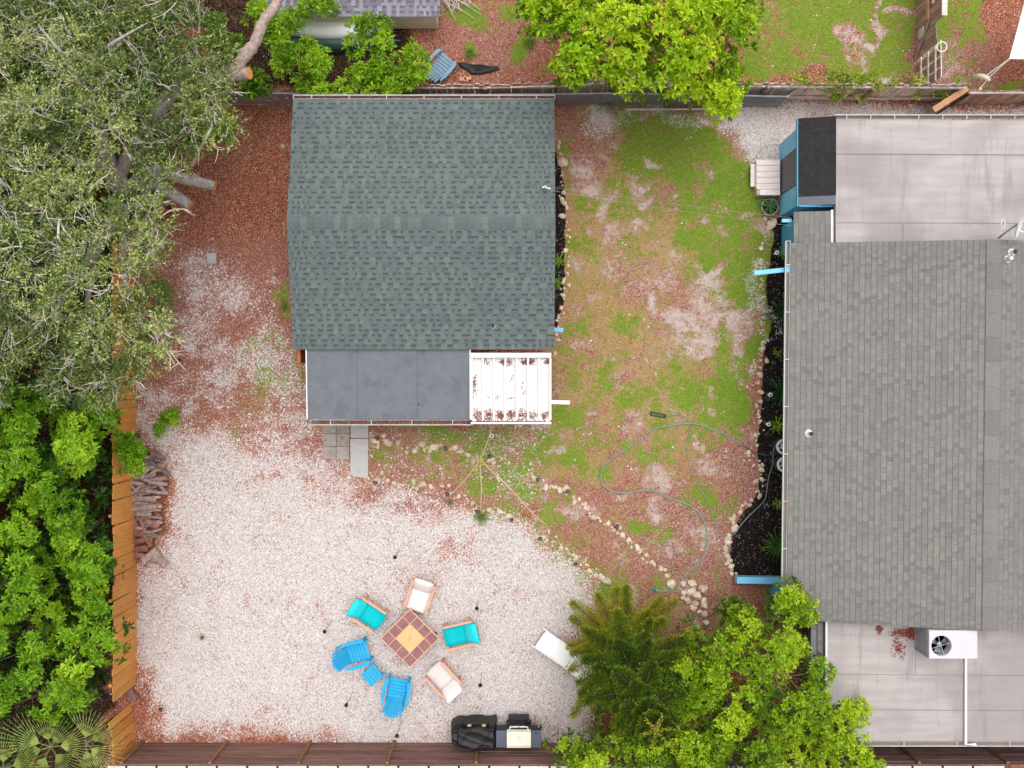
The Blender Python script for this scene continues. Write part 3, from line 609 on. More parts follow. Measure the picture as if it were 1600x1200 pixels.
for i in range(26): nl.append((f0 + (f1 - f0) * rng.random(), fy0 + (fy1 - fy0) * rng.random() * .9 + .05, fz + .03, .03, .03, 1))
litter('leaf_litter', nl, M['litter'], 3)

# ------------------------------------------------------------------ house on the right
ez2, rz2 = 2.5, 3.6
hx0 = W(1236, 0, ez2).x
A = W(1236, 380, ez2); B = W(1229, 968, ez2); C = W(1545, 987, rz2); D = W(1556, 374, rz2)
hou = thing('house', 'long house with blue walls, grey shingled gable roof and pale flat roofs at both ends', 'house', (W(1430, 680).x, W(0, 680).y, 0))
av = ((C - B) + (D - A)) / 2; C = B + av; D = A + av
m = MB(); m.slab([B, C, D, A], .12)
E_ = C + Vector((C.x - B.x, 0, ez2 - rz2)); F_ = D + Vector((D.x - A.x, 0, ez2 - rz2))
m.slab([C, E_, F_, D], .12); m.build('roof_deck', M['charcoal'], hou)
exd = (B - A).normalized(); upv = D - A
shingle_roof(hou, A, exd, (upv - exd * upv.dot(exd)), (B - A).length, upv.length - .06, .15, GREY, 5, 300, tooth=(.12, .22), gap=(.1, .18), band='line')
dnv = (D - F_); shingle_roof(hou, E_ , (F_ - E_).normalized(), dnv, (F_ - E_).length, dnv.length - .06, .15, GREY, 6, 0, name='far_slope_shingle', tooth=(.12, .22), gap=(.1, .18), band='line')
RC = shingle_tones('ridge', [((130, 125, 126), (122, 117, 118)), ((127, 122, 123), (119, 114, 116)), ((133, 128, 128), (125, 120, 120))]); n = 16; rd = (C - D); rn = rd.normalized()
for i in range(n):
    p = D + rd * (i / n); q = D + rd * ((i + .99) / n); hw = .2; dz = hw * (rz2 - ez2) / (D.x - A.x); m = MB(); zz = Vector((0, 0, .03 + .004 * (i % 2)))
    a = [p + Vector((-hw, 0, -dz)) + zz, q + Vector((-hw, 0, -dz)) + zz, q + zz, p + zz, q + Vector((hw, 0, -dz)) + zz, p + Vector((hw, 0, -dz)) + zz]
    b = [x - Vector((0, 0, .016)) for x in (a[0], a[1], a[4], a[5])]
    m.add(a + b, [(0, 1, 2, 3), (3, 2, 4, 5), (6, 7, 1, 0), (5, 4, 8, 9)]); m.build('ridge_cap', RC[i % 3], hou)
# main walls
m = MB(); m.prism([(A.x + .66, B.y + .3), (F_.x - .6, B.y + .3), (F_.x - .6, A.y - .25), (A.x + .78, A.y - .25)], 0, 2.36); m.build('wall', M['blue_paint'], hou)
M['gut_inner2'] = pmat('gutter_grey_inside', (118, 114, 114), (140, 120, 112), 1.5, .8)
m = MB(); gutter(m, A + Vector((-.01, .06, 0)), B + Vector((-.01, 0, 0)), (-1, 0, 0), .13, straps=1.25); m.build('gutter', [pmat('pale_green_gutter', (196, 202, 196), (182, 188, 182), 4, .5), M['gut_inner2']], hou)
# rear wing, top right
wz = 2.68; w0 = W(1306, 0, wz).x; wyN, wyS = W(0, 187, wz).y, W(0, 378, wz).y - .1
m = MB(); m.slab([(w0, wyS, wz), (17.4, wyS, wz - .02), (17.4, wyN, wz - .04), (w0, wyN, wz - .04)], .14); m.build('flat_roof', M['pale_roof'], hou)
m = MB()
for y, x0, x1 in ((240, 1306, 1640), (348, 1306, 1640)):
    p, q = W(x0, y, wz), W(x1, y + (1 if y != 240 else 3), wz); m.beam((p.x + .01, p.y, wz - .002), (17.3, q.y, wz - .004), .012, .012)
for x, y0, y1 in ((1411, 350, 376),):
    p, q = W(x, y0, wz), W(x, y1, wz); m.beam((p.x, p.y, wz - .002), (q.x, q.y, wz + .001), .012, .012)
m.build('roof_seam', M['seam'], hou)
m = MB(); gutter(m, (w0 - .02, wyN + .015, wz - .04), (17.4, wyN + .015, wz - .04), (0, 1, 0), .13, straps=.63); m.build('gutter', [M['gutter_white'], M['gut_inner2']], hou)
wx = W(1218, 0).x; wyn_, wys_ = W(0, 226).y, W(0, 338).y
m = MB(); m.box(((wx + 17) / 2, (wyn_ + wys_) / 2, 1.17), (17 - wx, wyn_ - wys_, 2.34)); m.build('wall', pmat('light_blue_siding', (134, 214, 255), (120, 202, 248), 3, .5), hou)
m = MB(); m.box(((wx + 17) / 2, wyn_ + .015, 1.16), (17 - wx - .02, .03, 2.3)); m.build('bounce_panel', pmat('cream_bounce', (236, 226, 212), (222, 212, 198), 3, .8), hou)  # cream panel added on the unseen north face to keep bounced light neutral
d0, d1 = W(0, 307).y, W(0, 254).y
m = MB(); m.box((wx - .02, (d0 + d1) / 2, 1.15), (.05, d1 - d0, 2.1), bev=.006); dr = m.build('door', M['dark_grey'], hou)
m = MB(); [m.box((wx - .05, y, z), (.03, .03, .08)) for y, z in ((d0 + .1, .5), (d0 + .1, 1.4), (d1 - .08, .9))]; m.build('hinge', M['metal'], dr)
bz = 2.42; b0 = W(1247, 0, bz).x; byN, byS = W(0, 185, bz).y, W(0, 322, bz).y
m = MB(); m.slab([(b0, byS, bz), (w0, byS, bz + .24), (w0, byN, bz + .24), (b0, byN, bz)], .1); m.build('black_roof_deck', M['charcoal'], hou)
upb = Vector((w0 - b0, 0, .24)); shingle_roof(hou, Vector((b0, byN, bz)), (0, -1, 0), upb, byN - byS - .26, upb.length, .143, BLACKS, 8, 300, name='black_shingle', band=False)
m = MB(); m.slab([(b0, byS + .005, bz + .014), (w0, byS + .005, bz + .254), (w0, byS + .25, bz + .254), (b0, byS + .25, bz + .014)], .02); m.build('edge_strip', M['dark_grey'], hou)
m = MB(); m.box((b0 - .012, (byN + byS) / 2, bz - .06), (.024, byN - byS, .14)); m.box(((b0 + w0) / 2, byS - .015, bz + .0), (w0 - b0, .026, .2)); m.build('fascia', M['blue_paint'], hou)
# little grey porch roof
qz = 2.36; q0, q1 = W(1240, 0, qz).x, W(1298, 0, qz + .15).x; qN, qS = W(0, 331, qz).y, A.y - .08
m = MB(); m.slab([(q0, qS, qz), (q1, qS, qz + .15), (q1, qN, qz + .15), (q0, qN, qz)], .08); m.slab([(q1, qS, qz + .16), (w0 - .02, qS, qz + .18), (w0 - .02, qN + .03, qz + .18), (q1, qN + .03, qz + .16)], .08, 1); m.build('porch_roof_deck', [M['charcoal'], M['white']], hou)
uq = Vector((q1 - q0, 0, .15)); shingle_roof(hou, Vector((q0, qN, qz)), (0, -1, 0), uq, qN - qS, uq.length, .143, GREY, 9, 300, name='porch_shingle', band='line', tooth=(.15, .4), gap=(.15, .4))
m = MB(); m.box(((q0 + w0) / 2 + .2, (qN + qS) / 2, 1.1), (w0 - q0 - .2, qN - qS - .1, 2.2)); m.build('porch_wall', M['blue_paint'], hou)
m = MB(); m.box(W(1229, 345, 2.1), (.28, .1, .12), bev=.01); m.build('wall_lamp', M['blue_pale'], hou)
# lower flat roof
lz = 2.46; l0 = W(1292, 0, lz).x; lyN, lyS = W(0, 976, lz).y + .5, W(0, 1158, lz).y
m = MB(); m.slab([(l0, lyS, lz - .03), (17.4, lyS, lz - .03), (17.4, lyN, lz), (l0, lyN, lz)], .14); m.build('flat_roof', M['pale_roof'], hou)
m = MB()
for y in (1054, 1109):
    p = W(1292, y, lz); m.beam((l0 + .01, p.y, lz - .012), (17.3, p.y - .05, lz - .012), .012 if y in (1054, 1109) else .04, .012)
p = W(1431, 1015, lz); q = W(1431, 1054, lz); m.beam((p.x, p.y, lz - .01), (q.x, q.y, lz - .012), .012, .01)
m.build('roof_seam', M['seam'], hou)
m = MB(); gutter(m, (l0 - .05, lyS - .015, lz - .04), (17.4, lyS - .015, lz - .04), (0, -1, 0), .14, straps=1.4); m.build('gutter', [M['gutter_white'], M['gut_inner2']], hou)
m = MB(); lw = W(1263, 0).x; m.box(((lw + 17) / 2, (lyN + lyS) / 2, 1.1), (17 - lw, lyN - lyS - .3, 2.2)); m.build('wall', M['blue_paint'], hou)
m = MB(); m.box((lw - .012, W(0, 1085).y, 1.3), (.03, 1.0, 1.1)); wi = m.build('window', M['white'], hou)
m = MB(); m.box((lw - .03, W(0, 1085).y, 1.3), (.02, .84, .94)); m.build('pane', pmat('window_glass', (88, 128, 150), (70, 110, 134), 2, .12, spec=.7), wi)
tz = 2.3; t0, t1 = W(1268, 0, tz).x, l0 - .04; tN, tS = W(0, 972, tz).y, W(0, 1040, tz).y
m = MB(); m.slab([(t0, tS, tz - .05), (t1, tS, tz + .05), (t1, tN, tz + .05), (t0, tN, tz - .05)], .08); m.build('corner_roof_deck', M['charcoal'], hou)
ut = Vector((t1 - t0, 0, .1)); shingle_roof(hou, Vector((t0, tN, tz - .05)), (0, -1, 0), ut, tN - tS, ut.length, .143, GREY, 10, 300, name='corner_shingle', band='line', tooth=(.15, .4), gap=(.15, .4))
m = MB(); m.beam((l0 - .02, lyS, lz - .02), (l0 - .02, lyN, lz), .05, .08); m.build('edge_trim', M['white'], hou)
# small fittings on this roof
def vent(px, py, z, r, h, cap=False):
    p = W(px, py, z + h); m = MB(); m.tube([(p.x, p.y, z - .15), (p.x, p.y, z + h)], r, 14, 0, False); m.tube([(p.x, p.y, z - .1), (p.x, p.y, z + h - .01)], r * .72, 14, 0 if cap else 1)
    m.lathe([(r * 2, z), (r * 1.1, z + .05)], (p.x, p.y, 0), 14); m.build('vent_pipe', [M['white'], M['black']], hou)
vent(1268, 678, 2.62, .06, .22); vent(1587, 393, 3.5, .06, .25); vent(1581, 403, 3.5, .07, .3, True)
m = MB(); m.beam(W(1232, 421, 2.3), W(1178, 427, 2.1), .13, .09, bev=.012); m.box(W(1231, 421, 2.32), (.14, .2, .2), bev=.02); m.build('downspout', M['blue_pale'], hou)
m = MB(); m.box(W(1232, 437, 2.2), (.05, .3, .5), bev=.01); m.box(W(1229, 447, 2.3), (.12, .05, .05)); m.build('wall_box', M['white'], hou)
cab = thing('utility_cabinet', 'blue waist-high cabinet with grey top by the southwest corner of the long house', 'cabinet', W(1214, 938))
m = MB(); a, b = W(1202, 914), W(1202, 956); x1 = 8.35; m.box(((a.x + x1) / 2, (a.y + b.y) / 2, .5), (x1 - a.x, a.y - b.y, 1.0), bev=.01); m.build('cabinet_body', M['blue_paint'], cab)
m = MB(); m.box(((a.x + x1) / 2 + .03, (a.y + b.y) / 2, 1.015), (x1 - a.x, a.y - b.y - .04, .03), bev=.008); m.build('top', M['dark_grey'], cab)
m = MB(); m.box((a.x + .01, (a.y + b.y) / 2, 1.02), (.05, a.y - b.y + .02, .05), bev=.01); m.build('top_edge', M['white'], cab)
# ------------------------------------------------------------------ fences
def picket_fence(root, a, b, h, bw, mat, r, skip=(), tilt=.012, name='picket', dog=.03, th=.02, gap=.006, hv=.02):
    a, b = Vector(a), Vector(b); d = (b - a); L = d.length; d.normalize(); out = Vector((-d.y, d.x, 0)); n = int(L / bw)
    for i in range(n):
        t = (i + .5) * L / n
        if any(s0 <= t <= s1 for s0, s1 in skip): continue
        c = a + d * t + out * r.uniform(-.006, .006); hh = h + r.uniform(-hv, hv); w2 = bw / 2 - gap / 2; m = MB()
        prof = [(-w2, 0), (w2, 0), (w2, hh - dog), (w2 - dog, hh), (-w2 + dog, hh), (-w2, hh - dog)]
        k = r.uniform(-tilt, tilt); lean = r.uniform(-tilt, tilt)
        vs = [c + d * (x + k * z) + out * (s_ * th / 2 + lean * z) + Vector((0, 0, z)) for s_ in (-1, 1) for x, z in prof]
        m.add(vs, [(5, 4, 3, 2, 1, 0), (6, 7, 8, 9, 10, 11)] + [(j, (j + 1) % 6, 6 + (j + 1) % 6, 6 + j) for j in range(6)])
        m.build(name, mat, root)
r4 = random.Random(4)
fo = thing('picket_fence', 'orange stained board fence along the west edge of the white gravel', 'fence', W(212, 800))
FX = W(212, 0).x
picket_fence(fo, (FX, W(0, 390).y, 0), (FX + .02, W(0, 1068).y, 0), 1.74, .235, M['orange_wood'], r4)
picket_fence(fo, (FX - .14, W(0, 1098).y, 0), (FX + .02, W(0, 1168).y, 0), 1.62, .235, M['orange_wood'], r4)
m = MB(); [m.beam((FX - .05, W(0, 390).y, z), (FX - .04, W(0, 1068).y, z), .05, .09) for z in (.35, 1.35)]; m.build('rail', M['orange_wood'], fo)
for py in (420, 545, 670, 795, 920, 1045): m = MB(); m.box((FX - .09, W(0, py).y, .85), (.09, .09, 1.7), bev=.008); m.build('post', M['orange_wood'], fo)
fb = thing('plank_fence', 'dark brown fence of long horizontal planks along the south edge of the yard', 'fence', W(760, 1160))
FY = W(0, 1160).y; bays = [224.5 + 130.6 * i for i in range(-1, 12)]
for i, px in enumerate(bays):
    x = W(px, 0).x; m = MB(); m.box((x, FY + .045, .87), (.09, .07, 1.74), bev=.008); m.build('post', M['post_wood'], fb)
for i in range(len(bays) - 1):
    x0, x1 = W(bays[i], 0).x, W(bays[i + 1], 0).x
    if x1 < W(208, 0).x: continue
    x0 = max(x0, W(216, 0).x)
    for k in range(9):
        z = .1 + k * .194; m = MB(); m.box(((x0 + x1) / 2, FY - .012 + r4.uniform(-.008, .008), z + r4.uniform(-.005, .005)), (x1 - x0 - .004, .024, .172), (r4.uniform(-.03, .03), r4.uniform(-.0015, .0015), 0), bev=.004); m.build('plank', M['brown_wood'], fb)
# neighbour roof behind that fence
nr = thing('shed_roof', 'white metal shed roof showing just behind the dark plank fence', 'shed', (0, FY - 2, 0))
m = MB(); m.slab([(-11.5, FY - 3.2, 1.75), (14, FY - 3.2, 1.75), (14, FY - .1, 1.6), (-11.5, FY - .1, 1.6)], .06); m.build('roof', M['white'], nr)
m = MB(); [m.slab([(x, FY - 3.19, 1.765), (x + .06, FY - 3.19, 1.765), (x + .06, FY - .09, 1.615), (x, FY - .09, 1.615)], .02) for x in np.arange(-11, 13.6, .86)]; m.build('seam_strip', M['charcoal'], nr)
m = MB(); m.box((1.25, FY - 1.7, .78), (25, 2.6, 1.55)); m.build('wall', M['white'], nr)
# weathered fence to the north
fn = thing('picket_fence', 'weathered grey picket fence bowing along the north edge of the yard', 'fence', W(1050, 155))
NFY = [(636, 157), (760, 157), (870, 154), (955, 148), (1050, 154), (1180, 155), (1340, 156), (1474, 157)]
for i in range(len(NFY) - 1):
    a, b = W(*NFY[i]), W(*NFY[i + 1]); picket_fence(fn, a, b, 1.62 + (.1 if 2 <= i <= 3 else 0), .15, M['grey_wood'], r4, tilt=.02, hv=.03)
    dd = (b - a).normalized(); o_ = Vector((dd.y, -dd.x, 0)) * .05
    for z in (.4, 1.42): m = MB(); m.beam(a + o_ + Vector((0, 0, z)), b + o_ + Vector((0, 0, z)), .05, .1); m.build('rail', M['grey_wood'], fn)
    m = MB(); m.box(a + o_ * 2 + Vector((0, 0, .8)), (.09, .09, 1.6)); m.build('post', M['grey_brown_wood'], fn)
# chain-link fence with screen
def screen_mat():
    t = NT('dark_screen_mesh'); v = t.n('ShaderNodeTexCoord').outputs['Object']
    col = t.mix(t.noise(v, 2.2, 6, .7), s2l((116, 118, 126)), s2l((170, 170, 178)))
    p = t.principled(col, .7); tr = t.n('ShaderNodeBsdfTransparent'); mx = t.n('ShaderNodeMixShader')
    t.l(t.map(t.noise(v, 1.1, 5, .7), .35, .68, .3, .65), mx.inputs[0]); t.l(p, mx.inputs[1]); t.l(tr.outputs[0], mx.inputs[2]); return t.done(mx.outputs[0])
scm = screen_mat()
cl = thing('chain_link_fence', 'low chain link fence with silver top rail and dark mesh screen north of both houses', 'fence', W(900, 163))
ch = 1.15; segs = [(362, 162.5), (640, 165), (870, 164), (940, 163), (1048, 164), (1076, 165), (1214, 168), (1231, 154), (1482, 154.5)]
tops = []
for i in range(len(segs) - 1):
    a, b = W(*segs[i]), W(*segs[i + 1]); z = Vector((0, 0, ch))
    m = MB(); m.tube([a + z, b + z], .028, 8); m.build('top_rail', M['metal'], cl)
    m = MB(); m.tube([a, a + z * 1.02], .03, 8); m.build('post', M['metal'], cl)
    m = MB(); m.beam(a + z * .5, b + z * .5, .012, ch - .06); m.build('mesh_screen', scm, cl)
    d = (b - a).normalized(); L = (b - a).length; m = MB(); k = int(L / .16)
    for j in range(k):
        for s_ in (1, -1):
            x0 = (j + .5) * .16; x1 = x0 + s_ * ch * .8; t0, t1 = 0, 1
            if x1 > L: t1 = (L - x0) / (x1 - x0)
            if x1 < 0: t1 = (0 - x0) / (x1 - x0)
            p = a + d * x0 + Vector((0, -.012, .02)); q = a + d * (x0 + (x1 - x0) * t1) + Vector((0, -.012, .02 + (ch - .04) * t1))
            m.tube([p, q], .0028, 3, 0, False)
    m.build('wire', M['metal'], cl)
m = MB(); m.beam(W(976, 172) + Vector((0, 0, .05)), W(1170, 171) + Vector((0, 0, .05)), .05, .05); o = m.build('timber_strip', M['grey_wood'], None, org=W(1070, 172)); tag(o, 'long thin grey timber strip lying in the mulch below the chain link fence', 'timber')
# far fence with gate, top right
fg = thing('board_fence', 'tall dark board fence with a braced gate between the two back yards', 'fence', W(1432, 50))
picket_fence(fg, W(1433, -60), W(1431, 62), 1.95, .16, M['grey_brown_wood'], r4, tilt=.01)
gt0, gt1 = W(1431, 62), W(1429, 96)
picket_fence(fg, gt0, gt1, 1.5, .15, M['grey_brown_wood'], r4, tilt=.01, name='gate_board', hv=.16)
m = MB(); m.beam(W(1431, 50) + Vector((-.05, 0, 1.1)), W(1429, 95) + Vector((-.05, 0, .15)), .04, .09); m.build('gate_brace', M['grey_brown_wood'], fg)
m = MB(); m.beam(W(1433, -60) + Vector((-.06, 0, .95)), W(1431, 50) + Vector((-.06, 0, 1.0)), .06, .13); m.build('rail', M['tan_wood'], fg)
m = MB(); m.beam(W(1433, -60) + Vector((-.05, 0, 1.35)), W(1431, 32) + Vector((-.05, 0, 1.35)), .05, .06); m.beam(W(1433, -60) + Vector((0, 0, 1.98)), W(1431, 62) + Vector((0, 0, 1.98)), .15, .04); m.build('rail', M['grey_wood'], fg)
m = MB(); m.box(W(1431, 62) + Vector((-.06, 0, .55)), (.05, .3, .34), bev=.01); m.build('meter_box', pmat('pale_box', (204, 196, 184), (190, 182, 170), 4, .6), fg)
picket_fence(fg, W(1432, 99), W(1432, 150), 1.75, .25, M['grey_brown_wood'], r4, tilt=.008, name='low_board')
for zz in (.5, 1.0, 1.5): m = MB(); m.beam(W(1431, 98) + Vector((-.05, 0, zz)), W(1431, 150) + Vector((-.05, 0, zz)), .04, .07); m.build('low_rail', M['grey_wood'], fg)
m = MB(); p, q = W(1470, 62, 1.9), W(1471, 120, 1.9); m.tube([p, q], .012, 5)
m.tube([p + Vector((.03 + .14 * math.cos(t), -.2 + .14 * math.sin(t), 0)) for t in np.linspace(0, 2 * math.pi, 15)], .016, 5); m.build('gate_cable', M['white'], fg)
fr = thing('picket_fence', 'brown picket fence with pale top rail behind the flat roof of the long house', 'fence', W(1550, 158))
picket_fence(fr, W(1484, 162), W(1640, 162), 1.35, .16, M['grey_brown_wood'], r4, tilt=.012)
m = MB(); m.beam(W(1484, 162) + Vector((0, -.04, 1.25)), W(1640, 162) + Vector((0, -.04, 1.25)), .06, .09); m.build('rail', M['grey_wood'], fr)
m = MB(); m.beam(W(1585, 166) + Vector((0, -.04, .1)), W(1620, 158) + Vector((0, -.04, .8)), .05, .1); m.build('brace', M['post_wood'], fr)
gp = thing('gate', 'small wooden gate with a raw timber top rail standing ajar near the chain link corner', 'gate', W(1480, 165))
ga, gb = W(1458, 172, 1.2), W(1511, 138, 1.2); ga.z = gb.z = 0
picket_fence(gp, ga, gb, 1.15, .15, M['grey_brown_wood'], r4, tilt=.008, name='board')
m = MB(); m.beam(ga + Vector((0, 0, 1.215)), gb + Vector((0, 0, 1.215)), .17, .05, bev=.006); m.build('top_rail', M['tan_wood'], gp)
m = MB(); a, b = W(1457, 182), W(1486, 165)
for z in np.linspace(.1, .9, 7): m.tube([a + Vector((0, 0, z)), b + Vector((0, 0, z))], .012, 5)
for t in (0, .33, .66, 1): m.tube([a.lerp(b, t), a.lerp(b, t) + Vector((0, 0, .95))], .018, 6)
mg = thing('metal_gate', 'small black metal barred gate beside the pale timber rail', 'gate', W(1470, 172)); m.build('bars', M['black'], mg)
m = MB(); m.tube([b, b + Vector((0, 0, 1.25))], .03, 8); m.build('post', M['black'], mg)

# ------------------------------------------------------------------ paving
pv = bpy.data.objects.new('paver_patio', None); COL.objects.link(pv); pv['kind'] = 'structure'; pv['label'] = 'small patio of six square pavers beside two concrete slabs'; ORG[pv.name] = Vector((0, 0, 0))
for i in range(2):
    for j in range(4):
        p = W(515.5 + 20.6 * i, 646 + 20.6 * j + (0 if i == 0 else 0)); m = MB(); m.box((p.x, p.y, .02 + r4.uniform(-.004, .004)), (.385, .385, .05), (r4.uniform(-.006, .006), r4.uniform(-.006, .006), r4.uniform(-.012, .012)), bev=.008); m.build('paver', M['paver'], pv)
m = MB(); p, q = W(561, 660), W(561, 684); m.box((W(562, 0).x, W(0, 672).y, .025), (.53, .47, .06), bev=.01); m.build('concrete_slab', M['concrete'], pv)
m = MB(); x0, x1, ya, yb = W(548, 0).x, W(575.5, 0).x, W(0, 685.5).y, W(0, 748).y
pts = [(x0, ya), (x0, yb + .25)] + [(x0 + .25 - .25 * math.cos(t), yb + .25 - .2 * math.sin(t)) for t in np.linspace(.3, 1.2, 4)] + [(x1 - .03, yb + .02), (x1, yb + .06), (x1, ya)]
m.prism(pts, -.01, .055); m.build('concrete_slab', M['concrete'], pv)
m = MB(); p = W(331.5, 404); m.box((p.x, p.y, .03), (.27, .31, .06), (0, 0, .04), bev=.01); o = m.build('paving_stone', M['concrete'], None, org=p); tag(o, 'single pale square paving stone lying on red mulch by the oak', 'paving stone')
# wooden steps at the blue wall
ws = thing('wooden_steps', 'bleached wooden landing with steps at the side door of the blue wing', 'steps', W(1198, 278))
x0, x1 = W(1182, 0, .4).x, W(1219, 0, .4).x; y0, y1 = W(0, 305, .4).y, W(0, 249, .4).y
for i in range(6):
    yy = y1 + (y0 - y1) * (i + .5) / 6; xx0 = x0 + (.1 if i == 5 else 0); m = MB(); m.box(((xx0 + x1) / 2, yy, .38), (x1 - xx0, (y1 - y0) / 6 - .008, .04), bev=.005); m.build('plank', M['deck'], ws)
m = MB(); m.box((W(1177.5, 0, .2).x, W(0, 274, .2).y, .19), (.18, .68, .04), bev=.006); m.build('step_tread', M['deck'], ws)
m = MB(); m.box(((x0 + x1) / 2, (y0 + y1) / 2, .18), (x1 - x0 - .06, y1 - y0 - .06, .34)); m.box((W(1178, 0).x, W(0, 274).y, .08), (.14, .6, .16)); m.build('frame', M['grey_wood'], ws)

# ------------------------------------------------------------------ rooftop things
ac = thing('air_conditioner', 'pale rooftop air conditioner with one round fan opening on the flat roof', 'air conditioner', W(1470, 1005, 2.46))
z0, z1 = 2.47, 3.45
ax0, ax1, ay0, ay1 = W(1452, 0, z1).x, W(1527, 0, z1).x, W(0, 1029, z1).y, W(0, 985, z1).y
acm = pmat('pale_enamel', (206, 198, 206), (196, 188, 196), 4, .4); fcx, fcy, fr_ = W(1471, 0, z1).x, W(0, 1009, z1).y, .27
m = MB(); n = 40; m.box(((ax0 + ax1) / 2, (ay0 + ay1) / 2, (z0 + z1 - .06) / 2), (ax1 - ax0 - .02, ay1 - ay0 - .02, z1 - z0 - .62)); m.build('casing', M['dark_grey'], ac)
m = MB()
ring = [(fcx + fr_ * math.cos(t), fcy + fr_ * math.sin(t), z1) for t in np.linspace(0, 2 * math.pi, n, False)]
def edge(t):
    dx, dy = math.cos(t), math.sin(t); k = min(((ax1 if dx > 0 else ax0) - fcx) / dx if abs(dx) > 1e-6 else 9e9, ((ay1 if dy > 0 else ay0) - fcy) / dy if abs(dy) > 1e-6 else 9e9); return (fcx + k * dx, fcy + k * dy, z1)
angs = sorted(list(np.linspace(0, 2 * math.pi, n, False)) + [math.atan2(y - fcy, x - fcx) % (2 * math.pi) for x in (ax0, ax1) for y in (ay0, ay1)])
k = len(angs); inn = [(fcx + fr_ * math.cos(t), fcy + fr_ * math.sin(t), z1) for t in angs]; oo = [edge(t) for t in angs]; low = [(x, y, z1 - .3) for x, y, _ in inn]
m.add(inn + oo + low, [(i, k + i, k + (i + 1) % k, (i + 1) % k) for i in range(k)] + [(2 * k + i, i, (i + 1) % k, 2 * k + (i + 1) % k) for i in range(k)])
for a_, b_ in (((ax0, ay0), (ax1, ay0)), ((ax1, ay0), (ax1, ay1)), ((ax1, ay1), (ax0, ay1)), ((ax0, ay1), (ax0, ay0))):
    m.add([(*a_, z1 - .1), (*b_, z1 - .1), (*b_, z1), (*a_, z1)], [(0, 1, 2, 3)]); m.add([(*a_, z0), (*b_, z0), (*b_, z0 + .08), (*a_, z0 + .08)], [(0, 1, 2, 3)])
m.build('top_panel', acm, ac)
louv = pmat('grey_louvre', (150, 144, 152), (138, 132, 140), 6, .5)
m = MB()
for i in range(11):
    z = z0 + .1 + i * .075; m.box((ax0 + .02, (ay0 + ay1) / 2, z), (.03, ay1 - ay0 - .06, .05), (0, .5, 0)); m.box(((ax0 + ax1) / 2, ay1 - .02, z), (ax1 - ax0 - .06, .03, .05), (.5, 0, 0)); m.box(((ax0 + ax1) / 2, ay0 + .02, z), (ax1 - ax0 - .06, .03, .05), (-.5, 0, 0))
for x in (ax0 + .02, ax1 - .02):
    for y in (ay0 + .02, ay1 - .02): m.box((x, y, (z0 + z1) / 2 - .05), (.05, .05, z1 - z0 - .1))
m.build('louvre', louv, ac)
m = MB(); m.lathe([(fr_ - .004, z1 - .3), (.0, z1 - .3)], (fcx, fcy, 0), 30); m.build('fan_well', M['black'], ac)
for i in range(3):
    t = .5 + i * 2.094; m = MB(); pts = []
    for s_ in np.linspace(.05, .24, 5):
        for q, dz in ((-.42, -.06), (.42, .03)): pts.append((fcx + s_ * math.cos(t + q), fcy + s_ * math.sin(t + q), z1 - .17 + dz))
    m.add(pts, [(2 * j, 2 * j + 1, 2 * j + 3, 2 * j + 2) for j in range(4)]); m.build('fan_blade', pmat('fan_grey', (150, 152, 160), (130, 132, 140), 4, .35, metal=.5), ac)
m = MB(); m.lathe([(.07, z1 - .22), (.07, z1 - .12), (.03, z1 - .1), (0, z1 - .1)], (fcx, fcy, 0), 16)
for i in range(4): t = i * 1.571 + .3; m.beam((fcx, fcy, z1 - .03), (fcx + fr_ * math.cos(t), fcy + fr_ * math.sin(t), z1 - .015), .012, .012)
m.build('fan_hub', M['metal'], ac)
m = MB(); p, q = W(1509, 1029, 2.5), W(1509, 1163, 2.5); m.tube([p + Vector((0, .1, .1)), p, q, q + Vector((.28, 0, 0))], .036, 8); o = m.build('drain_pipe', M['white_bright'], None, org=p); tag(o, 'long white drain pipe from the air conditioner across the flat roof', 'pipe')
litter('leaf_pile', [(*W(1408, 989, 2.48), .3, .1, 160), (*W(1425, 990, 2.48), .2, .2, 200), (*W(1404, 1010, 2.48), .16, .28, 130), (*W(1374, 984, 2.48), .12, .14, 60), (*W(1520, 187, 2.62), 1.6, .05, 90)], tone_mat('red_litter', [(0, (70, 26, 24)), (.5, (132, 58, 48)), (1, (164, 86, 70))]), 8)
sd_ = thing('satellite_dish', 'pale grey satellite dish on a mast at the ridge of the grey roof', 'satellite dish', W(1563, 372, 3.6))
p = W(1560, 372, 3.4); m = MB(); m.tube([p, p + Vector((.05, .1, .25)), p + Vector((.25, .3, .55))], .025, 8); m.build('mast', M['metal'], sd_)
c = p + Vector((.2, .22, .6)); ax = Vector((.8, -.34, .5)).normalized(); rot = ax.to_track_quat('Z', 'Y').to_matrix()
m = MB(); m.lathe([(0, 0), (.1, .008), (.2, .03), (.3, .07), (.305, .07), (.2, .018), (.1, -.006), (0, -.012)], c, 24, M=rot); m.build('dish', pmat('dish_grey', (222, 223, 228), (210, 212, 218), 4, .5), sd_, smooth=True)
m = MB(); e = c + ax * .36 + Vector((.05, -.16, -.1)); m.beam(c + rot @ Vector((0, -.28, .05)), e, .03, .03); m.box(e, (.06, .1, .06), bev=.01); m.build('feed_arm', M['white'], sd_)
m = MB(); m.tube([W(1566, 350, 3.4) + Vector((.05 * math.cos(t), .12 * math.sin(t), .05)) for t in np.linspace(0, 6.28, 12)], .012, 5); m.build('cable_loop', M['white'], sd_)

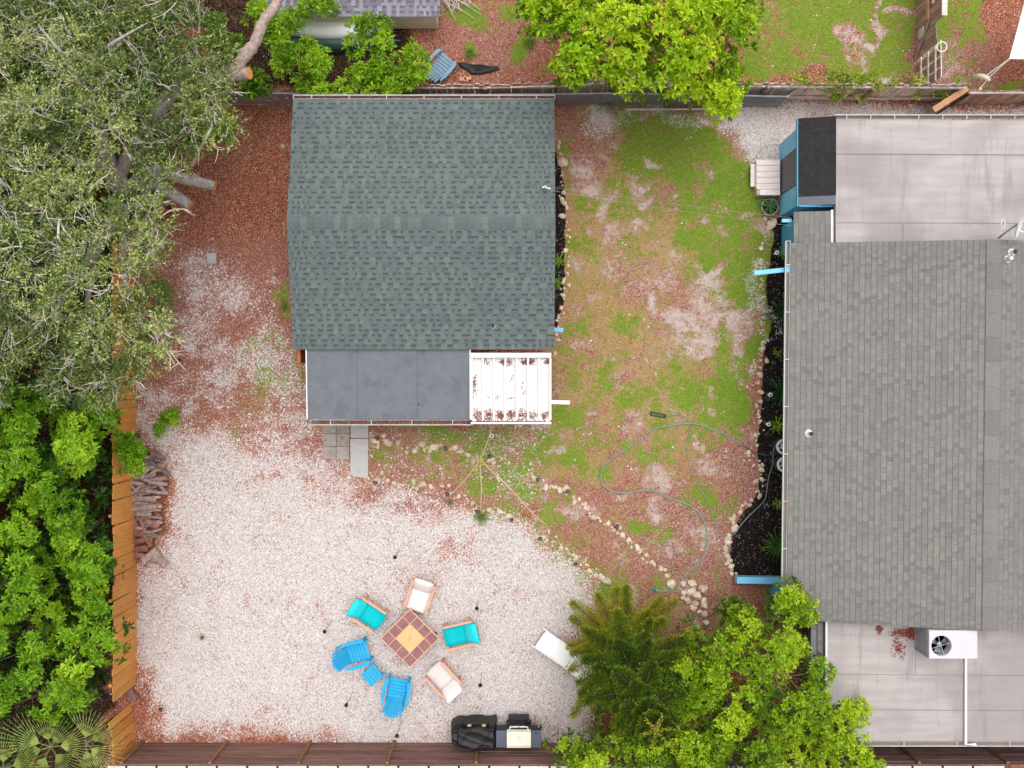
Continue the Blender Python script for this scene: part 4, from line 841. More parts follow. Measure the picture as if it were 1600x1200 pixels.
# ------------------------------------------------------------------ cables between the houses
for i, (a, b, lab) in enumerate([((852, 296, 3.35), (1238, 353, 2.5), 'southern of two thin grey cables strung between the houses'), ((858, 292, 3.35), (1236, 340, 2.5), 'northern of two thin grey cables strung between the houses')]):
    p, q = W(*a), W(*b); m = MB(); m.tube([p.lerp(q, t) - Vector((0, 0, .7 * t * (1 - t))) for t in np.linspace(0, 1, 20)], .0045, 5); o = m.build('overhead_cable', M['metal'], None, org=p); tag(o, lab, 'cable')

# ------------------------------------------------------------------ seating round the table
def adirondack(mat, label, group, loc, rz, sc_=1.0):
    root = thing('adirondack_chair', label, 'chair', loc, rz, group, local=True)
    n = 6
    for i in range(n):
        y = .34 - i * .105; z = .38 - .022 * i; m = MB(); m.box((0, y, z), (.54, .094, .024), (.06, 0, 0), bev=.006); m.build('seat_slat', mat, root)
    for i in range(7):
        t = (i - 3) / 3; x0 = t * .2; x1 = t * .27; hgt = .98 - .15 * t * t; m = MB()
        w0, w1 = .031, .042; vs = []
        for dy in (0, -.022):
            for (xx, ww, zz, yy) in ((x0, w0, .26, -.2), (x1 * .94, w1 * .95, hgt - .12, -.60 + .06 * t * t), (x1 * 1.02, w1 * .7, hgt - .08, -.64 + .06 * t * t)):
                vs += [(xx - ww, yy + dy, zz), (xx + ww, yy + dy, zz)]
        m.add(vs, [(0, 1, 3, 2), (2, 3, 5, 4), (7, 6, 8, 9), (9, 8, 10, 11), (4, 5, 11, 10), (0, 2, 8, 6), (2, 4, 10, 8), (3, 1, 7, 9), (5, 3, 9, 11), (1, 0, 6, 7)]); m.build('back_slat', mat, root)
    m = MB(); m.beam((-.27, -.34, .33), (.27, -.34, .33), .03, .06); m.beam((-.3, -.5, .6), (.3, -.5, .6), .03, .06); m.build('back_rail', mat, root)
    for s_ in (-1, 1):
        pts = [(.27, .36), (.36, .38), (.415, .3), (.43, .05), (.42, -.2), (.36, -.42), (.31, -.4), (.33, -.2), (.325, .05), (.3, .22)]
        pl = [(s_ * x, y) for x, y in pts]; pl = pl[::-1] if s_ > 0 else pl
        if s_ < 0: pl = pl
        ar = sum(pl[i][0] * pl[(i + 1) % len(pl)][1] - pl[(i + 1) % len(pl)][0] * pl[i][1] for i in range(len(pl)))
        m = MB(); m.prism(pl if ar > 0 else pl[::-1], .545, .572); m.build('arm', mat, root)
        m = MB(); m.beam((s_ * .32, .36, 0), (s_ * .3, .33, .545), .05, .1, up=(0, 1, 0)); m.build('leg', mat, root)
        m = MB(); m.beam((s_ * .28, .47, .36), (s_ * .27, -.62, .02), .035, .12); m.build('leg', mat, root)
    root.scale = (sc_,) * 3
    return root
blue_plastic = pmat('bright_blue_plastic', (48, 166, 212), (36, 152, 202), 3, .6, spec=.2, dirt=(110, 176, 204), dscale=6, dlo=.58)
grp = 'seats around the tiled table'
def face(dx, dy_up): return math.atan2(dy_up, dx) - math.pi / 2
adirondack(blue_plastic, 'bright blue slatted chair west of the tiled table, facing east', grp, W(559, 1016), face(41, 13), .97)
adirondack(blue_plastic, 'bright blue slatted chair south of the tiled table, facing north', grp, W(622, 1074), face(10, 52), .97)
adirondack(pmat('faded_blue_plastic', (124, 154, 176), (112, 142, 164), 4, .6, dirt=(96, 112, 122), dscale=5), 'faded grey-blue slatted chair on mulch north of the cottage', None, W(690, 109), face(20, 24), .9)
st_ = thing('side_table', 'small bright blue slatted side table between the two blue chairs', 'table', W(584.5, 1049), face(20, 17), None, True)
for i in range(5):
    y = -.2 + i * .1; m = MB(); m.box((0, y, .42 - (.005 if i in (0, 4) else 0)), (.46 if i < 4 else .5, .092, .025), bev=.006); m.build('slat', blue_plastic, st_)
for sx in (-1, 1):
    for sy in (-1, 1): m = MB(); m.beam((sx * .19, sy * .17, 0), (sx * .18, sy * .16, .41), .05, .05); m.build('leg', blue_plastic, st_)
m = MB(); m.beam((-.2, .26, .38), (-.24, .31, .36), .05, .05); m.beam((.2, .26, .38), (.24, .31, .36), .05, .05); m.beam((-.18, 0, .36), (.18, 0, .36), .04, .05); m.build('frame', blue_plastic, st_)
chair_wood = pmat('salmon_wood', (222, 166, 138), (206, 148, 118), 5, .7, bump=.2)
def cushion(m, c, size, rot=None, puff=.03, n=8):
    sx, sy, sz = size; Mx = Matrix.Identity(3) if rot is None else Euler(rot).to_matrix(); c = Vector(c); vs = []; fs = []
    for side in (1, -1):
        for i in range(n + 1):
            for j in range(n + 1):
                u, v = i / n * 2 - 1, j / n * 2 - 1; e = (1 - u ** 6) * (1 - v ** 6)
                rx = 1 - .06 * (v * v) ** 2; ry = 1 - .06 * (u * u) ** 2
                zz = side * (sz * .5 * e ** .4 + puff * (1 - u * u) * (1 - v * v)) if e > 1e-9 else 0
                vs.append(c + Mx @ Vector((u * sx / 2 * rx, v * sy / 2 * ry, zz)))
    k = (n + 1) ** 2
    for s0 in (0, k):
        for i in range(n):
            for j in range(n):
                q = [s0 + i * (n + 1) + j, s0 + (i + 1) * (n + 1) + j, s0 + (i + 1) * (n + 1) + j + 1, s0 + i * (n + 1) + j + 1]; fs.append(tuple(q if s0 == 0 else q[::-1]))
    m.add(vs, fs)
def armchair(seat_m, back_m, label, loc, rz, seatcol=None):
    root = thing('armchair', label, 'chair', loc, rz, grp, True)
    for s_ in (-1, 1):
        m = MB(); m.box((s_ * .335, -.02, .6), (.07, .86, .03), bev=.008); m.build('arm', chair_wood, root)
        for y in (.36, -.36): m = MB(); m.box((s_ * .335, y, .293), (.06, .06, .585), bev=.006); m.build('leg', chair_wood, root)
    m = MB(); m.box((0, 0, .3), (.62, .72, .03)); m.box((0, .36, .28), (.62, .04, .09)); m.box((0, -.36, .28), (.62, .04, .09)); m.build('seat_frame', chair_wood, root)
    for i in range(5): m = MB(); m.beam((-.24 + i * .12, -.36, .3), (-.24 + i * .12, -.6, .62), .04, .02); m.build('back_slat', chair_wood, root)
    m = MB(); cushion(m, (0, .1, .4), (.6, .72, .14)); m.build('seat_cushion', seat_m, root, True)
    m = MB(); cushion(m, (0, -.38, .62), (.6, .56, .15), (R(-48), 0, 0)); m.build('back_cushion', back_m, root, True)
    return root
teal = pmat('teal_fabric', (20, 184, 190), (10, 170, 178), 3, .9, dirt=(60, 170, 164), dscale=4, dlo=.56, bump=.3, bscale=150, spec=.1); teal2 = pmat('pale_teal_fabric', (56, 212, 220), (42, 200, 210), 3, .9, bump=.3, bscale=150, spec=.1)
cream = pmat('white_fabric', (232, 222, 218), (222, 210, 206), 3, .9, bump=.3, bscale=150, spec=.1); greyish = pmat('greyish_white_fabric', (212, 200, 196), (200, 188, 184), 3, .9, bump=.3, bscale=150, spec=.1)
armchair(teal, teal2, 'wooden armchair with teal cushions northwest of the tiled table', W(580, 955), face(23, -15))
armchair(teal, teal2, 'wooden armchair with teal cushions east of the tiled table', W(719, 986), face(-40, -9))
armchair(cream, cream, 'wooden armchair with white cushions north of the tiled table', W(658, 927), face(-12, -36))
armchair(greyish, cream, 'wooden armchair with off-white cushions southeast of the tiled table', W(694, 1054), face(-25, 27))
tb = thing('fire_table', 'square tiled table with orange centre panel standing on white gravel', 'table', W(640.5, 997.5, .6) - Vector((0, 0, .6)), R(45), None, True)
tile = pmat('brown_slate_tile', (148, 106, 106), (124, 84, 85), 7, .55, rand=.08, bump=.2, dirt=(162, 124, 120), dscale=5); S = 1.2; q = S / 4
m = MB(); m.box((0, 0, .57), (S + .03, S + .03, .05), bev=.006); m.build('tabletop', pmat('tan_grout', (236, 178, 146), (222, 164, 130), 5, .8), tb)
for i in range(4):
    for j in range(4):
        if i in (1, 2) and j in (1, 2): continue
        m = MB(); m.box(((i - 1.5) * q, (j - 1.5) * q, .598), (q - .02, q - .02, .014), bev=.003); m.build('tile', tile, tb)
m = MB(); m.box((0, 0, .6), (2 * q - .012, 2 * q - .012, .022), bev=.004); lid = m.build('centre_panel', pmat('orange_panel', (244, 176, 128), (238, 168, 118), 3, .6), tb)
m = MB(); m.beam((-.06, -.02, .616), (.06, .02, .616), .014, .01); m.build('handle', M['post_wood'], lid)
for sx in (-1, 1):
    for sy in (-1, 1): m = MB(); m.box((sx * .5, sy * .5, .272), (.1, .1, .544), bev=.01); m.build('leg', M['post_wood'], tb)
m = MB(); [m.box((0, s_ * .5, .42), (.9, .03, .2)) for s_ in (-1, 1)]; [m.box((s_ * .5, 0, .42), (.03, .9, .2)) for s_ in (-1, 1)]; m.build('apron', M['post_wood'], tb)
# sun lounger half under the pine
lg = thing('sun_lounger', 'white cushioned sun lounger half hidden under the pine at the gravel edge', 'lounger', W(885, 1022), math.atan2(-27, 40), None, True)
m = MB(); cushion(m, (-.42, 0, .36), (1.1, .62, .09), puff=.01); m.build('mattress', M['white_bright'], lg, True)
m = MB(); cushion(m, (.5, 0, .5), (.76, .62, .09), (0, R(-22), 0), puff=.01); m.build('back_cushion', M['white_bright'], lg, True)
m = MB(); m.box((-.1, .3, .28), (1.9, .04, .05)); m.box((-.1, -.3, .28), (1.9, .04, .05)); [m.box((x, 0, .28), (.04, .6, .03)) for x in (-.9, -.4, .1, .6)]; m.build('frame', M['white'], lg)
for x in (-.9, .7):
    for y in (-.29, .29): m = MB(); m.box((x, y, .13), (.045, .045, .26)); m.build('leg', M['white'], lg)
# grill
gr = thing('gas_grill', 'gas grill with a white lid and dark side shelves by the plank fence', 'grill', W(810, 1160, 0) + Vector((0, .35, 0)))
gz = .92; L_ = lambda px, py, z: W(px, py, z)
a, b = L_(775, 1141, gz), L_(845.5, 1168, gz); l0_, l1_ = L_(792, 1143, 1.1), L_(829.5, 1170.5, 1.1); slate = pmat('slate_blue_metal', (92, 96, 112), (82, 86, 100), 4, .4, metal=.2)
m = MB(); m.box(((a.x + l0_.x) / 2, (a.y + b.y) / 2, gz), (l0_.x - a.x, a.y - b.y, .04), bev=.008); m.build('side_shelf', slate, gr)
m = MB(); m.box(((b.x + l1_.x) / 2, (a.y + b.y) / 2, gz), (b.x - l1_.x, a.y - b.y, .04), bev=.008); sh_ = m.build('side_shelf', slate, gr)
m = MB(); m.beam((b.x - .2, a.y - .08, gz + .03), (b.x - .1, a.y - .08, gz + .03), .02, .02); m.build('hook', M['black'], sh_)
lid_w, lid_d = l1_.x - l0_.x, l0_.y - l1_.y; lc = (l0_ + l1_) / 2
m = MB(); pr = [(-lid_d / 2, .9), (-lid_d / 2, 1.02), (-lid_d * .42, 1.09), (-lid_d * .25, 1.12), (lid_d * .3, 1.12), (lid_d * .45, 1.07), (lid_d / 2, .95), (lid_d / 2, .9)]
vs = [(lc.x + s_ * lid_w / 2, lc.y + y, z) for s_ in (-1, 1) for y, z in pr]; k = len(pr)
m.add(vs, [tuple(range(k))[::-1], tuple(range(k, 2 * k))] + [(i, (i + 1) % k, k + (i + 1) % k, k + i) for i in range(k)]); ld = m.build('lid', pmat('ivory_enamel', (236, 226, 208), (228, 216, 198), 3, .35), gr)
m = MB(); m.tube([(lc.x + .05 * math.cos(t), lc.y + .06 + .05 * math.sin(t), 1.124) for t in np.linspace(0, 2 * math.pi, 13)], .008, 5); m.box((lc.x, lc.y + .12, 1.123), (.05, .02, .006)); m.build('emblem', pmat('grey_emblem', (196, 186, 172), (180, 170, 156), 4, .4), ld)
m = MB(); hy = lc.y + lid_d / 2 + .09
for s_ in (-1, 1): m.tube([(lc.x + s_ * .27, hy - .12, .99), (lc.x + s_ * .26, hy - .01, 1.0), (lc.x + s_ * .22, hy + .01, 1.0), (lc.x + s_ * .02, hy + .01, 1.0)], .017, 7)
m.build('handle', M['white_bright'], ld)
m = MB(); m.box((lc.x, a.y + .04, .8), (b.x - a.x, .1, .16), bev=.01); cp = m.build('control_panel', M['black'], gr)
for i in range(5): m = MB(); m.tube([(lc.x - .24 + i * .12 + (.34 if i == 4 else 0), a.y + .08, .86), (lc.x - .24 + i * .12 + (.34 if i == 4 else 0), a.y + .11, .9)], .024, 10); m.build('knob', M['metal'], cp)
m = MB(); m.box((lc.x, lc.y, .46), (lid_w + .04, lid_d - .02, .86), bev=.01); m.build('cart', M['charcoal'], gr)
m = MB(); m.box((lc.x, a.y + .18, .3), (.62, .16, .05)); m.build('front_rack', M['charcoal'], gr)
m = MB(); c = W(826, 1130, .5); m.lathe([(0, .3), (.07, .31), (.09, .4), (.08, .5), (.03, .53), (0, .53)], (c.x, c.y, 0), 12); m.tube([(c.x, c.y, .4), (c.x - .15, c.y - .3, .5)], .02, 6); m.build('propane_hose_reel', M['black'], gr)
for x in (lc.x - .3, lc.x + .3):
    for y in (lc.y - .18, lc.y + .18): m = MB(); m.tube([(x, y, 0), (x, y, .06)], .035, 8); m.build('caster', M['black'], gr)
# covered grill
cg = thing('covered_grill', 'grill under a wrinkled black cover with two tan tags by the plank fence', 'grill', W(738, 1152))
nx_, ny_ = 56, 30; vs = []; fs = []; cc = W(739, 1151, .95); r5 = np.random.default_rng(3); ph = r5.uniform(0, 6.28, 8)
for i in range(nx_ + 1):
    for j in range(ny_ + 1):
        u, v = i / nx_ * 2 - 1, j / ny_ * 2 - 1
        uu = math.copysign(abs(u) ** .75, u); vv = math.copysign(abs(v) ** .75, v); rr = max(abs(u), abs(v))
        hgt = 1.12 * (1 - max(0, (rr - .86) / .14) ** 1.8) if rr > .86 else 1.12
        body = .62 if u < -.6 else 1.0; body = .62 + .38 * min(1, max(0, (u + 1) / .55))
        shoulder = .82 if u < -.55 else 1.0
        fold = .03 * (1 - abs(math.sin(2.6 * u + 5 * v + ph[0] + .5 * math.sin(3 * u)))) ** 2 + .025 * (1 - abs(math.sin(4.2 * u - 3 * v + ph[1] + .6 * math.sin(2 * v)))) ** 3 + .012 * math.sin(7 * v + 3 * u + ph[2])
        x = cc.x + .68 * uu * (1 + .03 * math.sin(9 * v + ph[3])) + fold * .6; y = cc.y + .33 * vv * body * (1 + .06 * math.sin(8 * u + ph[4])) + .03 * (1 - body)
        vs.append((x, y, max(.04, hgt * shoulder * (1 if rr < .72 else 1) + fold * (1 if rr < .95 else .2))))
fs = [(i * (ny_ + 1) + j, (i + 1) * (ny_ + 1) + j, (i + 1) * (ny_ + 1) + j + 1, i * (ny_ + 1) + j + 1) for i in range(nx_) for j in range(ny_)]
m = MB(); m.add(vs, fs); m.build('cover', M['cover'], cg, True)
m = MB(); m.box((cc.x + .07, cc.y + .36, .9), (.8, .12, .1), (.2, 0, 0), bev=.03); m.build('front_flap', M['cover'], cg)
for px in (733.5, 756): m = MB(); p = W(px, 1133.5, .96); m.box((p.x, p.y, .965), (.11, .07, .012), bev=.003); m.build('tag', pmat('tan_tag', (196, 170, 120), (184, 156, 106), 5, .7), cg)
# tall torches and low lights in the yard
def torch(px, py, label):
    p = W(px, py, 1.3); t = thing('garden_torch', label, 'garden torch', (p.x, p.y, 0), 0, 'slim black garden torches around the seating', True)
    m = MB(); m.tube([(0, 0, 0), (0, 0, 1.24)], .008, 5); m.build('pole', M['black'], t)
    m = MB(); m.lathe([(.012, 1.18), (.045, 1.22), (.06, 1.28), (.05, 1.33), (.02, 1.345), (.014, 1.38), (0, 1.38)], n=12); m.build('head', M['black'], t)
for q in [(541, 1102, 'slim black torch on white gravel southwest of the blue chairs'), (507, 987, 'slim black torch on white gravel west of the teal armchair'), (745, 951, 'slim black torch on white gravel north of the eastern teal armchair'), (750.5, 1071, 'slim black torch on white gravel east of the off-white armchair'), (620, 1150, 'slim black torch on gravel close to the plank fence'), (617, 871, 'slim black torch on gravel north of the seating circle')]: torch(*q)
def stake(px, py, label, group='small black stake lights along the rock borders'):
    p = W(px, py); t = thing('stake_light', label, 'garden light', p, rng.uniform(0, 3), group, True)
    m = MB(); m.tube([(0, 0, 0), (0, 0, .2)], .012, 6); m.build('stake', M['black'], t)
    m = MB(); m.lathe([(.03, .18), (.055, .2), (.06, .235), (.045, .25), (0, .25)], n=10); m.build('head', M['black'], t)
    m = MB(); m.box((0, 0, .255), (.05, .05, .012)); m.build('solar_cell', slate, t)
DIA, EDG, STH = 'small black stake light among the rocks of the diagonal row', 'small black stake light along the rocky edge of the white gravel', 'small black stake light beside the rocks south of the cottage'
for x, y, l in [(840, 748, DIA), (887, 766, DIA), (963, 821, DIA), (588, 753, EDG), (700, 771, EDG), (747, 798, EDG), (799, 811, EDG), (844, 840, EDG), (899, 879, EDG), (591, 685, STH), (697, 700, STH), (766, 712, STH)]: stake(x, y, l)
stake(255, 1105, 'lone black stake light in the southwest corner of the gravel'); stake(284, 563, 'lone black stake light on mulch below the oak canopy'); stake(268, 326, 'lone black stake light beside the cut oak limbs')
def bollard(px, py, label):
    p = W(px, py, .3); t = thing('bollard_light', label, 'garden light', (p.x, p.y, 0), 0, 'white ringed lights in the planting beds', True)
    m = MB(); m.tube([(0, 0, 0), (0, 0, .3)], .03, 10); m.build('stem', M['white'], t)
    m = MB(); m.lathe([(.03, .28), (.06, .29), (.066, .31), (.05, .325), (.034, .325), (.034, .31), (0, .31)], n=16); m.build('ring', M['white_bright'], t)
    m = MB(); m.lathe([(.033, .312), (.0, .32)], n=12); m.build('solar_cell', slate, t)
for x, y, l in [(768.5, 681, 'white ringed light south of the white pergola'), (1214, 395, 'white ringed light beside the fern at the top of the black bed'), (1229, 552, 'white ringed light under the gutter between two dark palms'), (1204, 617, 'white ringed light left of the second dark palm'), (1201, 663, 'white ringed light beside the small bright sprout'), (1226, 784, 'white ringed light under the gutter south of the cable reels')]: bollard(x, y, l)
# hoses, sprinkler, reels
def curve(pts, n=10):
    P = [Vector(p) for p in pts]; out = []
    for i in range(len(P) - 1):
        a, b, c, d = P[max(i - 1, 0)], P[i], P[i + 1], P[min(i + 2, len(P) - 1)]
        for k in range(n):
            t = k / n; out.append(.5 * ((2 * b) + (c - a) * t + (2 * a - 5 * b + 4 * c - d) * t * t + (3 * b - a - 3 * c + d) * t ** 3))
    return out + [P[-1]]
g3 = lambda L, z=.025: [W(x, y) + Vector((0, 0, z)) for x, y in L]
hose_m = pmat('pale_green_hose', (128, 152, 140), (112, 138, 126), 6, .5); hose_g = pmat('grey_hose', (138, 138, 132), (120, 122, 118), 6, .5)
m = MB(); m.tube(curve(g3([(1157, 694), (1140, 683), (1120, 674), (1095, 664), (1075, 662), (1050, 664), (1020, 671), (1002, 684), (980, 700), (955, 717), (943, 730), (939, 746), (944, 759), (958, 768), (980, 770), (1005, 766), (1025, 768), (1045, 778), (1070, 786), (1090, 799), (1100, 815), (1104, 836), (1102, 860), (1092, 880), (1075, 893), (1066, 905), (1061, 914), (1050, 921), (1038, 924), (1024, 922)])), .022, 7)
o = m.build('garden_hose', hose_m, None, org=W(1040, 780)); tag(o, 'pale green garden hose looping across the lawn to the rock heap', 'hose')
nz = thing('hose_nozzle', 'teal hose nozzle lying at the end of the pale green hose', 'nozzle', W(1022, 921)); m = MB(); p = W(1021.5, 921); m.lathe([(.02, 0), (.05, .03), (.055, .07), (.03, .09), (0, .09)], p, 12); m.build('nozzle_head', pmat('teal_plastic', (20, 130, 124), (14, 116, 112), 5, .5), nz); m = MB(); m.tube([W(1023, 921) + Vector((0, 0, .03)), W(1027, 922.5) + Vector((0, 0, .025))], .028, 8); m.build('coupling', M['metal'], nz)
m = MB(); m.tube(curve(g3([(1040, 649), (1060, 648), (1070, 651), (1077, 660), (1078, 672), (1074, 690), (1073, 706), (1078, 728), (1085, 745), (1095, 765), (1106, 785), (1113, 805), (1119, 822), (1127, 833), (1137, 838), (1147, 834), (1156, 822), (1170, 806), (1184, 793), (1195, 780), (1198, 765), (1201, 745), (1207, 725), (1208, 705), (1214, 692), (1224, 686)], .02)), .015, 6)
o = m.build('garden_hose', hose_g, None, org=W(1120, 760)); tag(o, 'thin grey hose running from the lawn sprinkler through the black bed', 'hose')
m = MB(); m.tube(curve(g3([(1157, 694), (1165, 698), (1175, 706), (1185, 709), (1196, 711), (1210, 710), (1228, 711)])), .016, 6); o = m.build('hose_lead', pmat('dark_green_hose', (58, 92, 84), (48, 80, 74), 6, .5), None, org=W(1190, 708)); tag(o, 'short dark green hose lead crossing the black bed to the reels', 'hose')
sp = thing('lawn_sprinkler', 'small dark oscillating sprinkler lying on the lawn at the hose end', 'sprinkler', W(1028, 648))
m = MB(); a, b = W(1017, 646), W(1037, 650); [m.beam(a + Vector((0, s_ * .05, .03)), b + Vector((0, s_ * .05, .03)), .02, .03) for s_ in (-1, 1)]; [m.beam(e + Vector((0, -.06, .03)), e + Vector((0, .06, .03)), .03, .04) for e in (a, b)]; m.build('frame', M['black'], sp)
m = MB(); m.tube([a + Vector((0, 0, .08)), a.lerp(b, .5) + Vector((0, 0, .1)), b + Vector((0, 0, .08))], .016, 7); m.build('spray_bar', M['dark_grey'], sp); m = MB(); m.box(b + Vector((.02, 0, .05)), (.08, .09, .07), bev=.01); m.build('motor_housing', M['black'], sp)
for (px, py, lab) in [(1225, 698, 'northern of two white spoked cable reels in the black bed'), (1226, 726, 'southern of two white spoked cable reels in the black bed')]:
    p = W(px, py, .45); t = thing('cable_reel', lab, 'cable reel', (p.x, p.y, 0), 0, 'white cable reels under the gutter', True); rr = .23
    m = MB(); m.lathe([(rr, .43), (rr, .46), (rr - .06, .46), (rr - .06, .43), (rr, .43)], n=28); m.lathe([(.09, .43), (.09, .46), (.045, .46), (.045, .43), (.09, .43)], n=20)
    for i in range(6): a_ = i * math.pi / 3 + .3; m.beam((.08 * math.cos(a_), .08 * math.sin(a_), .445), ((rr - .05) * math.cos(a_), (rr - .05) * math.sin(a_), .445), .036, .026)
    m.build('flange', M['white_bright'], t); m = MB(); m.tube([(0, 0, .04), (0, 0, .4)], .085, 14); m.build('drum', M['black'], t); m = MB(); m.lathe([(rr, 0), (rr, .03), (0, .03)], n=28); m.build('base_flange', M['charcoal'], t)
m = MB(); m.beam(W(1150, 905.5, .4), W(1222, 906.5, .4), .2, .3, bev=.012); o = m.build('low_garden_wall', M['blue_pale'], None, org=W(1186, 906)); o.location.z = .15; tag(o, 'light blue low board wall at the south end of the black bed', 'wall')
o.data.transform(Matrix.Translation((0, 0, -.38))); o.location.z = .36 - .0
# round planter
pl = thing('round_planter', 'round wire edging hoop around the agave by the wooden steps', 'planter', W(1202, 324)); m = MB(); p = W(1202, 324); m.tube([p + Vector((.24 * math.cos(t), .24 * math.sin(t), .1)) for t in np.linspace(0, 2 * math.pi, 25)], .012, 6); m.tube([p + Vector((.24 * math.cos(t), .24 * math.sin(t), .02)) for t in np.linspace(0, 2 * math.pi, 25)], .012, 6); m.build('hoop', M['grey_wood'], pl)
m = MB(); m.lathe([(.235, 0), (.235, .04), (0, .06)], p, 20); m.build('soil', pmat('dark_soil', (40, 34, 30), (28, 24, 22), 9, .95), pl)

# ------------------------------------------------------------------ north neighbour's things
sh = thing('low_shed', 'low cream shed with a grey shingled roof at the top edge', 'shed', W(600, 10)); sz = 1.15
s0, s1, sy = W(395, 0, sz).x, W(688, 0, sz).x, W(0, 26, sz).y
m = MB(); m.slab([(s0, sy, sz), (s1, sy, sz), (s1, sy + 2.2, sz + .6), (s0, sy + 2.2, sz + .6)], .06); m.build('roof_deck', M['charcoal'], sh)
LAV = shingle_tones('lavender_shingle', [((152, 148, 158), (140, 136, 146)), ((138, 134, 146), (128, 124, 136)), ((126, 122, 136), (118, 114, 126)), ((108, 104, 116), (104, 100, 112)), ((160, 156, 164), (146, 142, 150))])
shingle_roof(sh, Vector((s0, sy, sz)), (1, 0, 0), Vector((0, 2.2, .6)), s1 - s0, 2.2, .15, LAV, 12, 60, tooth=(.1, .18), gap=(.1, .18))
wy = W(0, 41, .3).y; m = MB(); m.box(((s0 + s1) / 2 - .04, wy + 1.0, .6), (s1 - s0 - .2, 2.0, 1.0)); m.build('wall', pmat('cream_siding', (226, 220, 196), (212, 206, 182), 4, .7), sh)
def canoe(label, ca, cb, half, mat, z, hh):
    ca, cb = Vector(ca), Vector(cb); d = (cb - ca); L = d.length; rz = math.atan2(d.y, d.x); c = (ca + cb) / 2; t = thing('canoe', label, 'canoe', (c.x, c.y, 0), rz, 'upturned canoes beside the low shed', True)
    n, k = 24, 10; vs = []; fs = []
    for i in range(n + 1):
        s_ = i / n * 2 - 1; w_ = half * max(1 - abs(s_) ** 2.6, 0) ** .8 + .004; hz = hh * (1 - .25 * abs(s_) ** 4)
        for j in range(k + 1):
            a_ = math.pi * j / k; vs.append((s_ * L / 2, w_ * math.cos(a_) * (1 - .0 * s_), z + hz * math.sin(a_) ** .75 + .12 * abs(s_) ** 3 * (0 if math.sin(a_) > .3 else -1)))
    fs = [(i * (k + 1) + j, i * (k + 1) + j + 1, (i + 1) * (k + 1) + j + 1, (i + 1) * (k + 1) + j) for i in range(n) for j in range(k)]
    m = MB(); m.add(vs, [f[::-1] for f in fs]); m.build('hull', mat, t, True)
    m = MB(); m.tube([(s_ * L / 2, half * max(1 - abs(s_) ** 2.6, 0) ** .8, z - .12 * abs(s_) ** 3) for s_ in np.linspace(-1, 1, 25)], .014, 6); m.tube([(s_ * L / 2, -half * max(1 - abs(s_) ** 2.6, 0) ** .8, z - .12 * abs(s_) ** 3) for s_ in np.linspace(-1, 1, 25)], .014, 6); m.build('gunwale', mat, t)
    m = MB(); [m.box((x, 0, z / 2), (.08, half * 1.4, max(z, .06))) for x in (-L * .26, L * .26)]; m.build('support_block', M['grey_brown_wood'], t)
canoe('upturned white canoe lying between the low shed and the green canoe', W(430, 40, .6), W(596, 44, .6), .29, pmat('white_hull', (250, 250, 250), (242, 242, 244), 3, .35, spec=.5), .36, .3)
canoe('upturned dark green canoe in front of the white one', W(424, 63, .4), W(626, 62, .4), .27, pmat('dark_green_hull', (44, 82, 72), (36, 70, 62), 3, .4, spec=.5), .12, .3)
tp = thing('black_tarp', 'crumpled black tarp lying on mulch beside the faded blue chair', 'tarp', W(748, 107)); vs = []; ol = [(714, 98), (726, 97), (735, 101), (752, 101), (766, 104), (779, 104), (781, 109), (770, 113), (752, 117), (736, 117), (728, 110), (718, 105)]
pts = [W(*p) for p in ol]; c = W(746, 107); m = MB(); n = len(pts); rings = []
for k_, (f_, z_) in enumerate([(1, .01), (.8, .06), (.45, .04), (.15, .07)]):
    for p in pts: q_ = c.lerp(p, f_); vs.append((q_.x, q_.y, z_ + rng.uniform(0, .03)))
m.add(vs, [(r_ * n + i, r_ * n + (i + 1) % n, (r_ + 1) * n + (i + 1) % n, (r_ + 1) * n + i) for r_ in range(3) for i in range(n)] + [tuple(range(3 * n, 4 * n))][:1]); m.build('sheet', pmat('black_tarp_sheet', (44, 46, 46), (34, 36, 36), 6, .6, bump=.4, bscale=20), tp)
for (x, y, a) in [(723, 124.5, .05), (731, 123.5, .1), (727, 125.5, -.05)]:
    m = MB(); p = W(x, y); m.box((p.x, p.y, .05 if y < 125 else .04), (.21, .1, .07), (0, 0, a), bev=.006); o = m.build('loose_brick', pmat('salmon_brick', (206, 150, 128), (188, 130, 110), 8, .9) if 'salmon_brick' not in bpy.data.materials else bpy.data.materials['salmon_brick'], None, org=p); tag(o, 'loose salmon brick on the ground behind the weathered fence', 'brick', 'loose bricks behind the weathered fence')
ss = thing('shade_sail', 'white shade sail corner tied with white ropes above the far yard', 'shade sail', W(1590, 60)); szz = 2.4
c0, c1_, c2_ = W(1577, 92, szz), W(1604, -8, szz + .2), W(1760, 95, szz + .3); c3_ = W(1760, -20, szz + .4); k = 8; vs = []; fs = []
for i in range(k + 1):
    for j in range(k + 1):
        u, v = i / k, j / k; p = c0.lerp(c2_, u).lerp(c1_.lerp(c3_, u), v); p.z -= .25 * math.sin(math.pi * u) * math.sin(math.pi * v); vs.append(p)
vs2 = [p - Vector((0, 0, .006)) for p in vs]; fs = [(i * (k + 1) + j, (i + 1) * (k + 1) + j, (i + 1) * (k + 1) + j + 1, i * (k + 1) + j + 1) for i in range(k) for j in range(k)]
m = MB(); m.add(vs, fs); m.add(vs2, [f[::-1] for f in fs]); m.build('sail', M['white_bright'], ss)
m = MB(); e = W(1532, 138, 1.35); m.tube([c0, W(1545, 121, 1.7), e], .016, 6); m.tube([c0, W(1541, 118, 1.7)], .016, 6); m.tube([e + Vector((.03 * math.cos(t), .03 * math.sin(t), 0)) for t in np.linspace(0, 6.28, 9)], .014, 5); m.build('rope', M['white_bright'], ss)
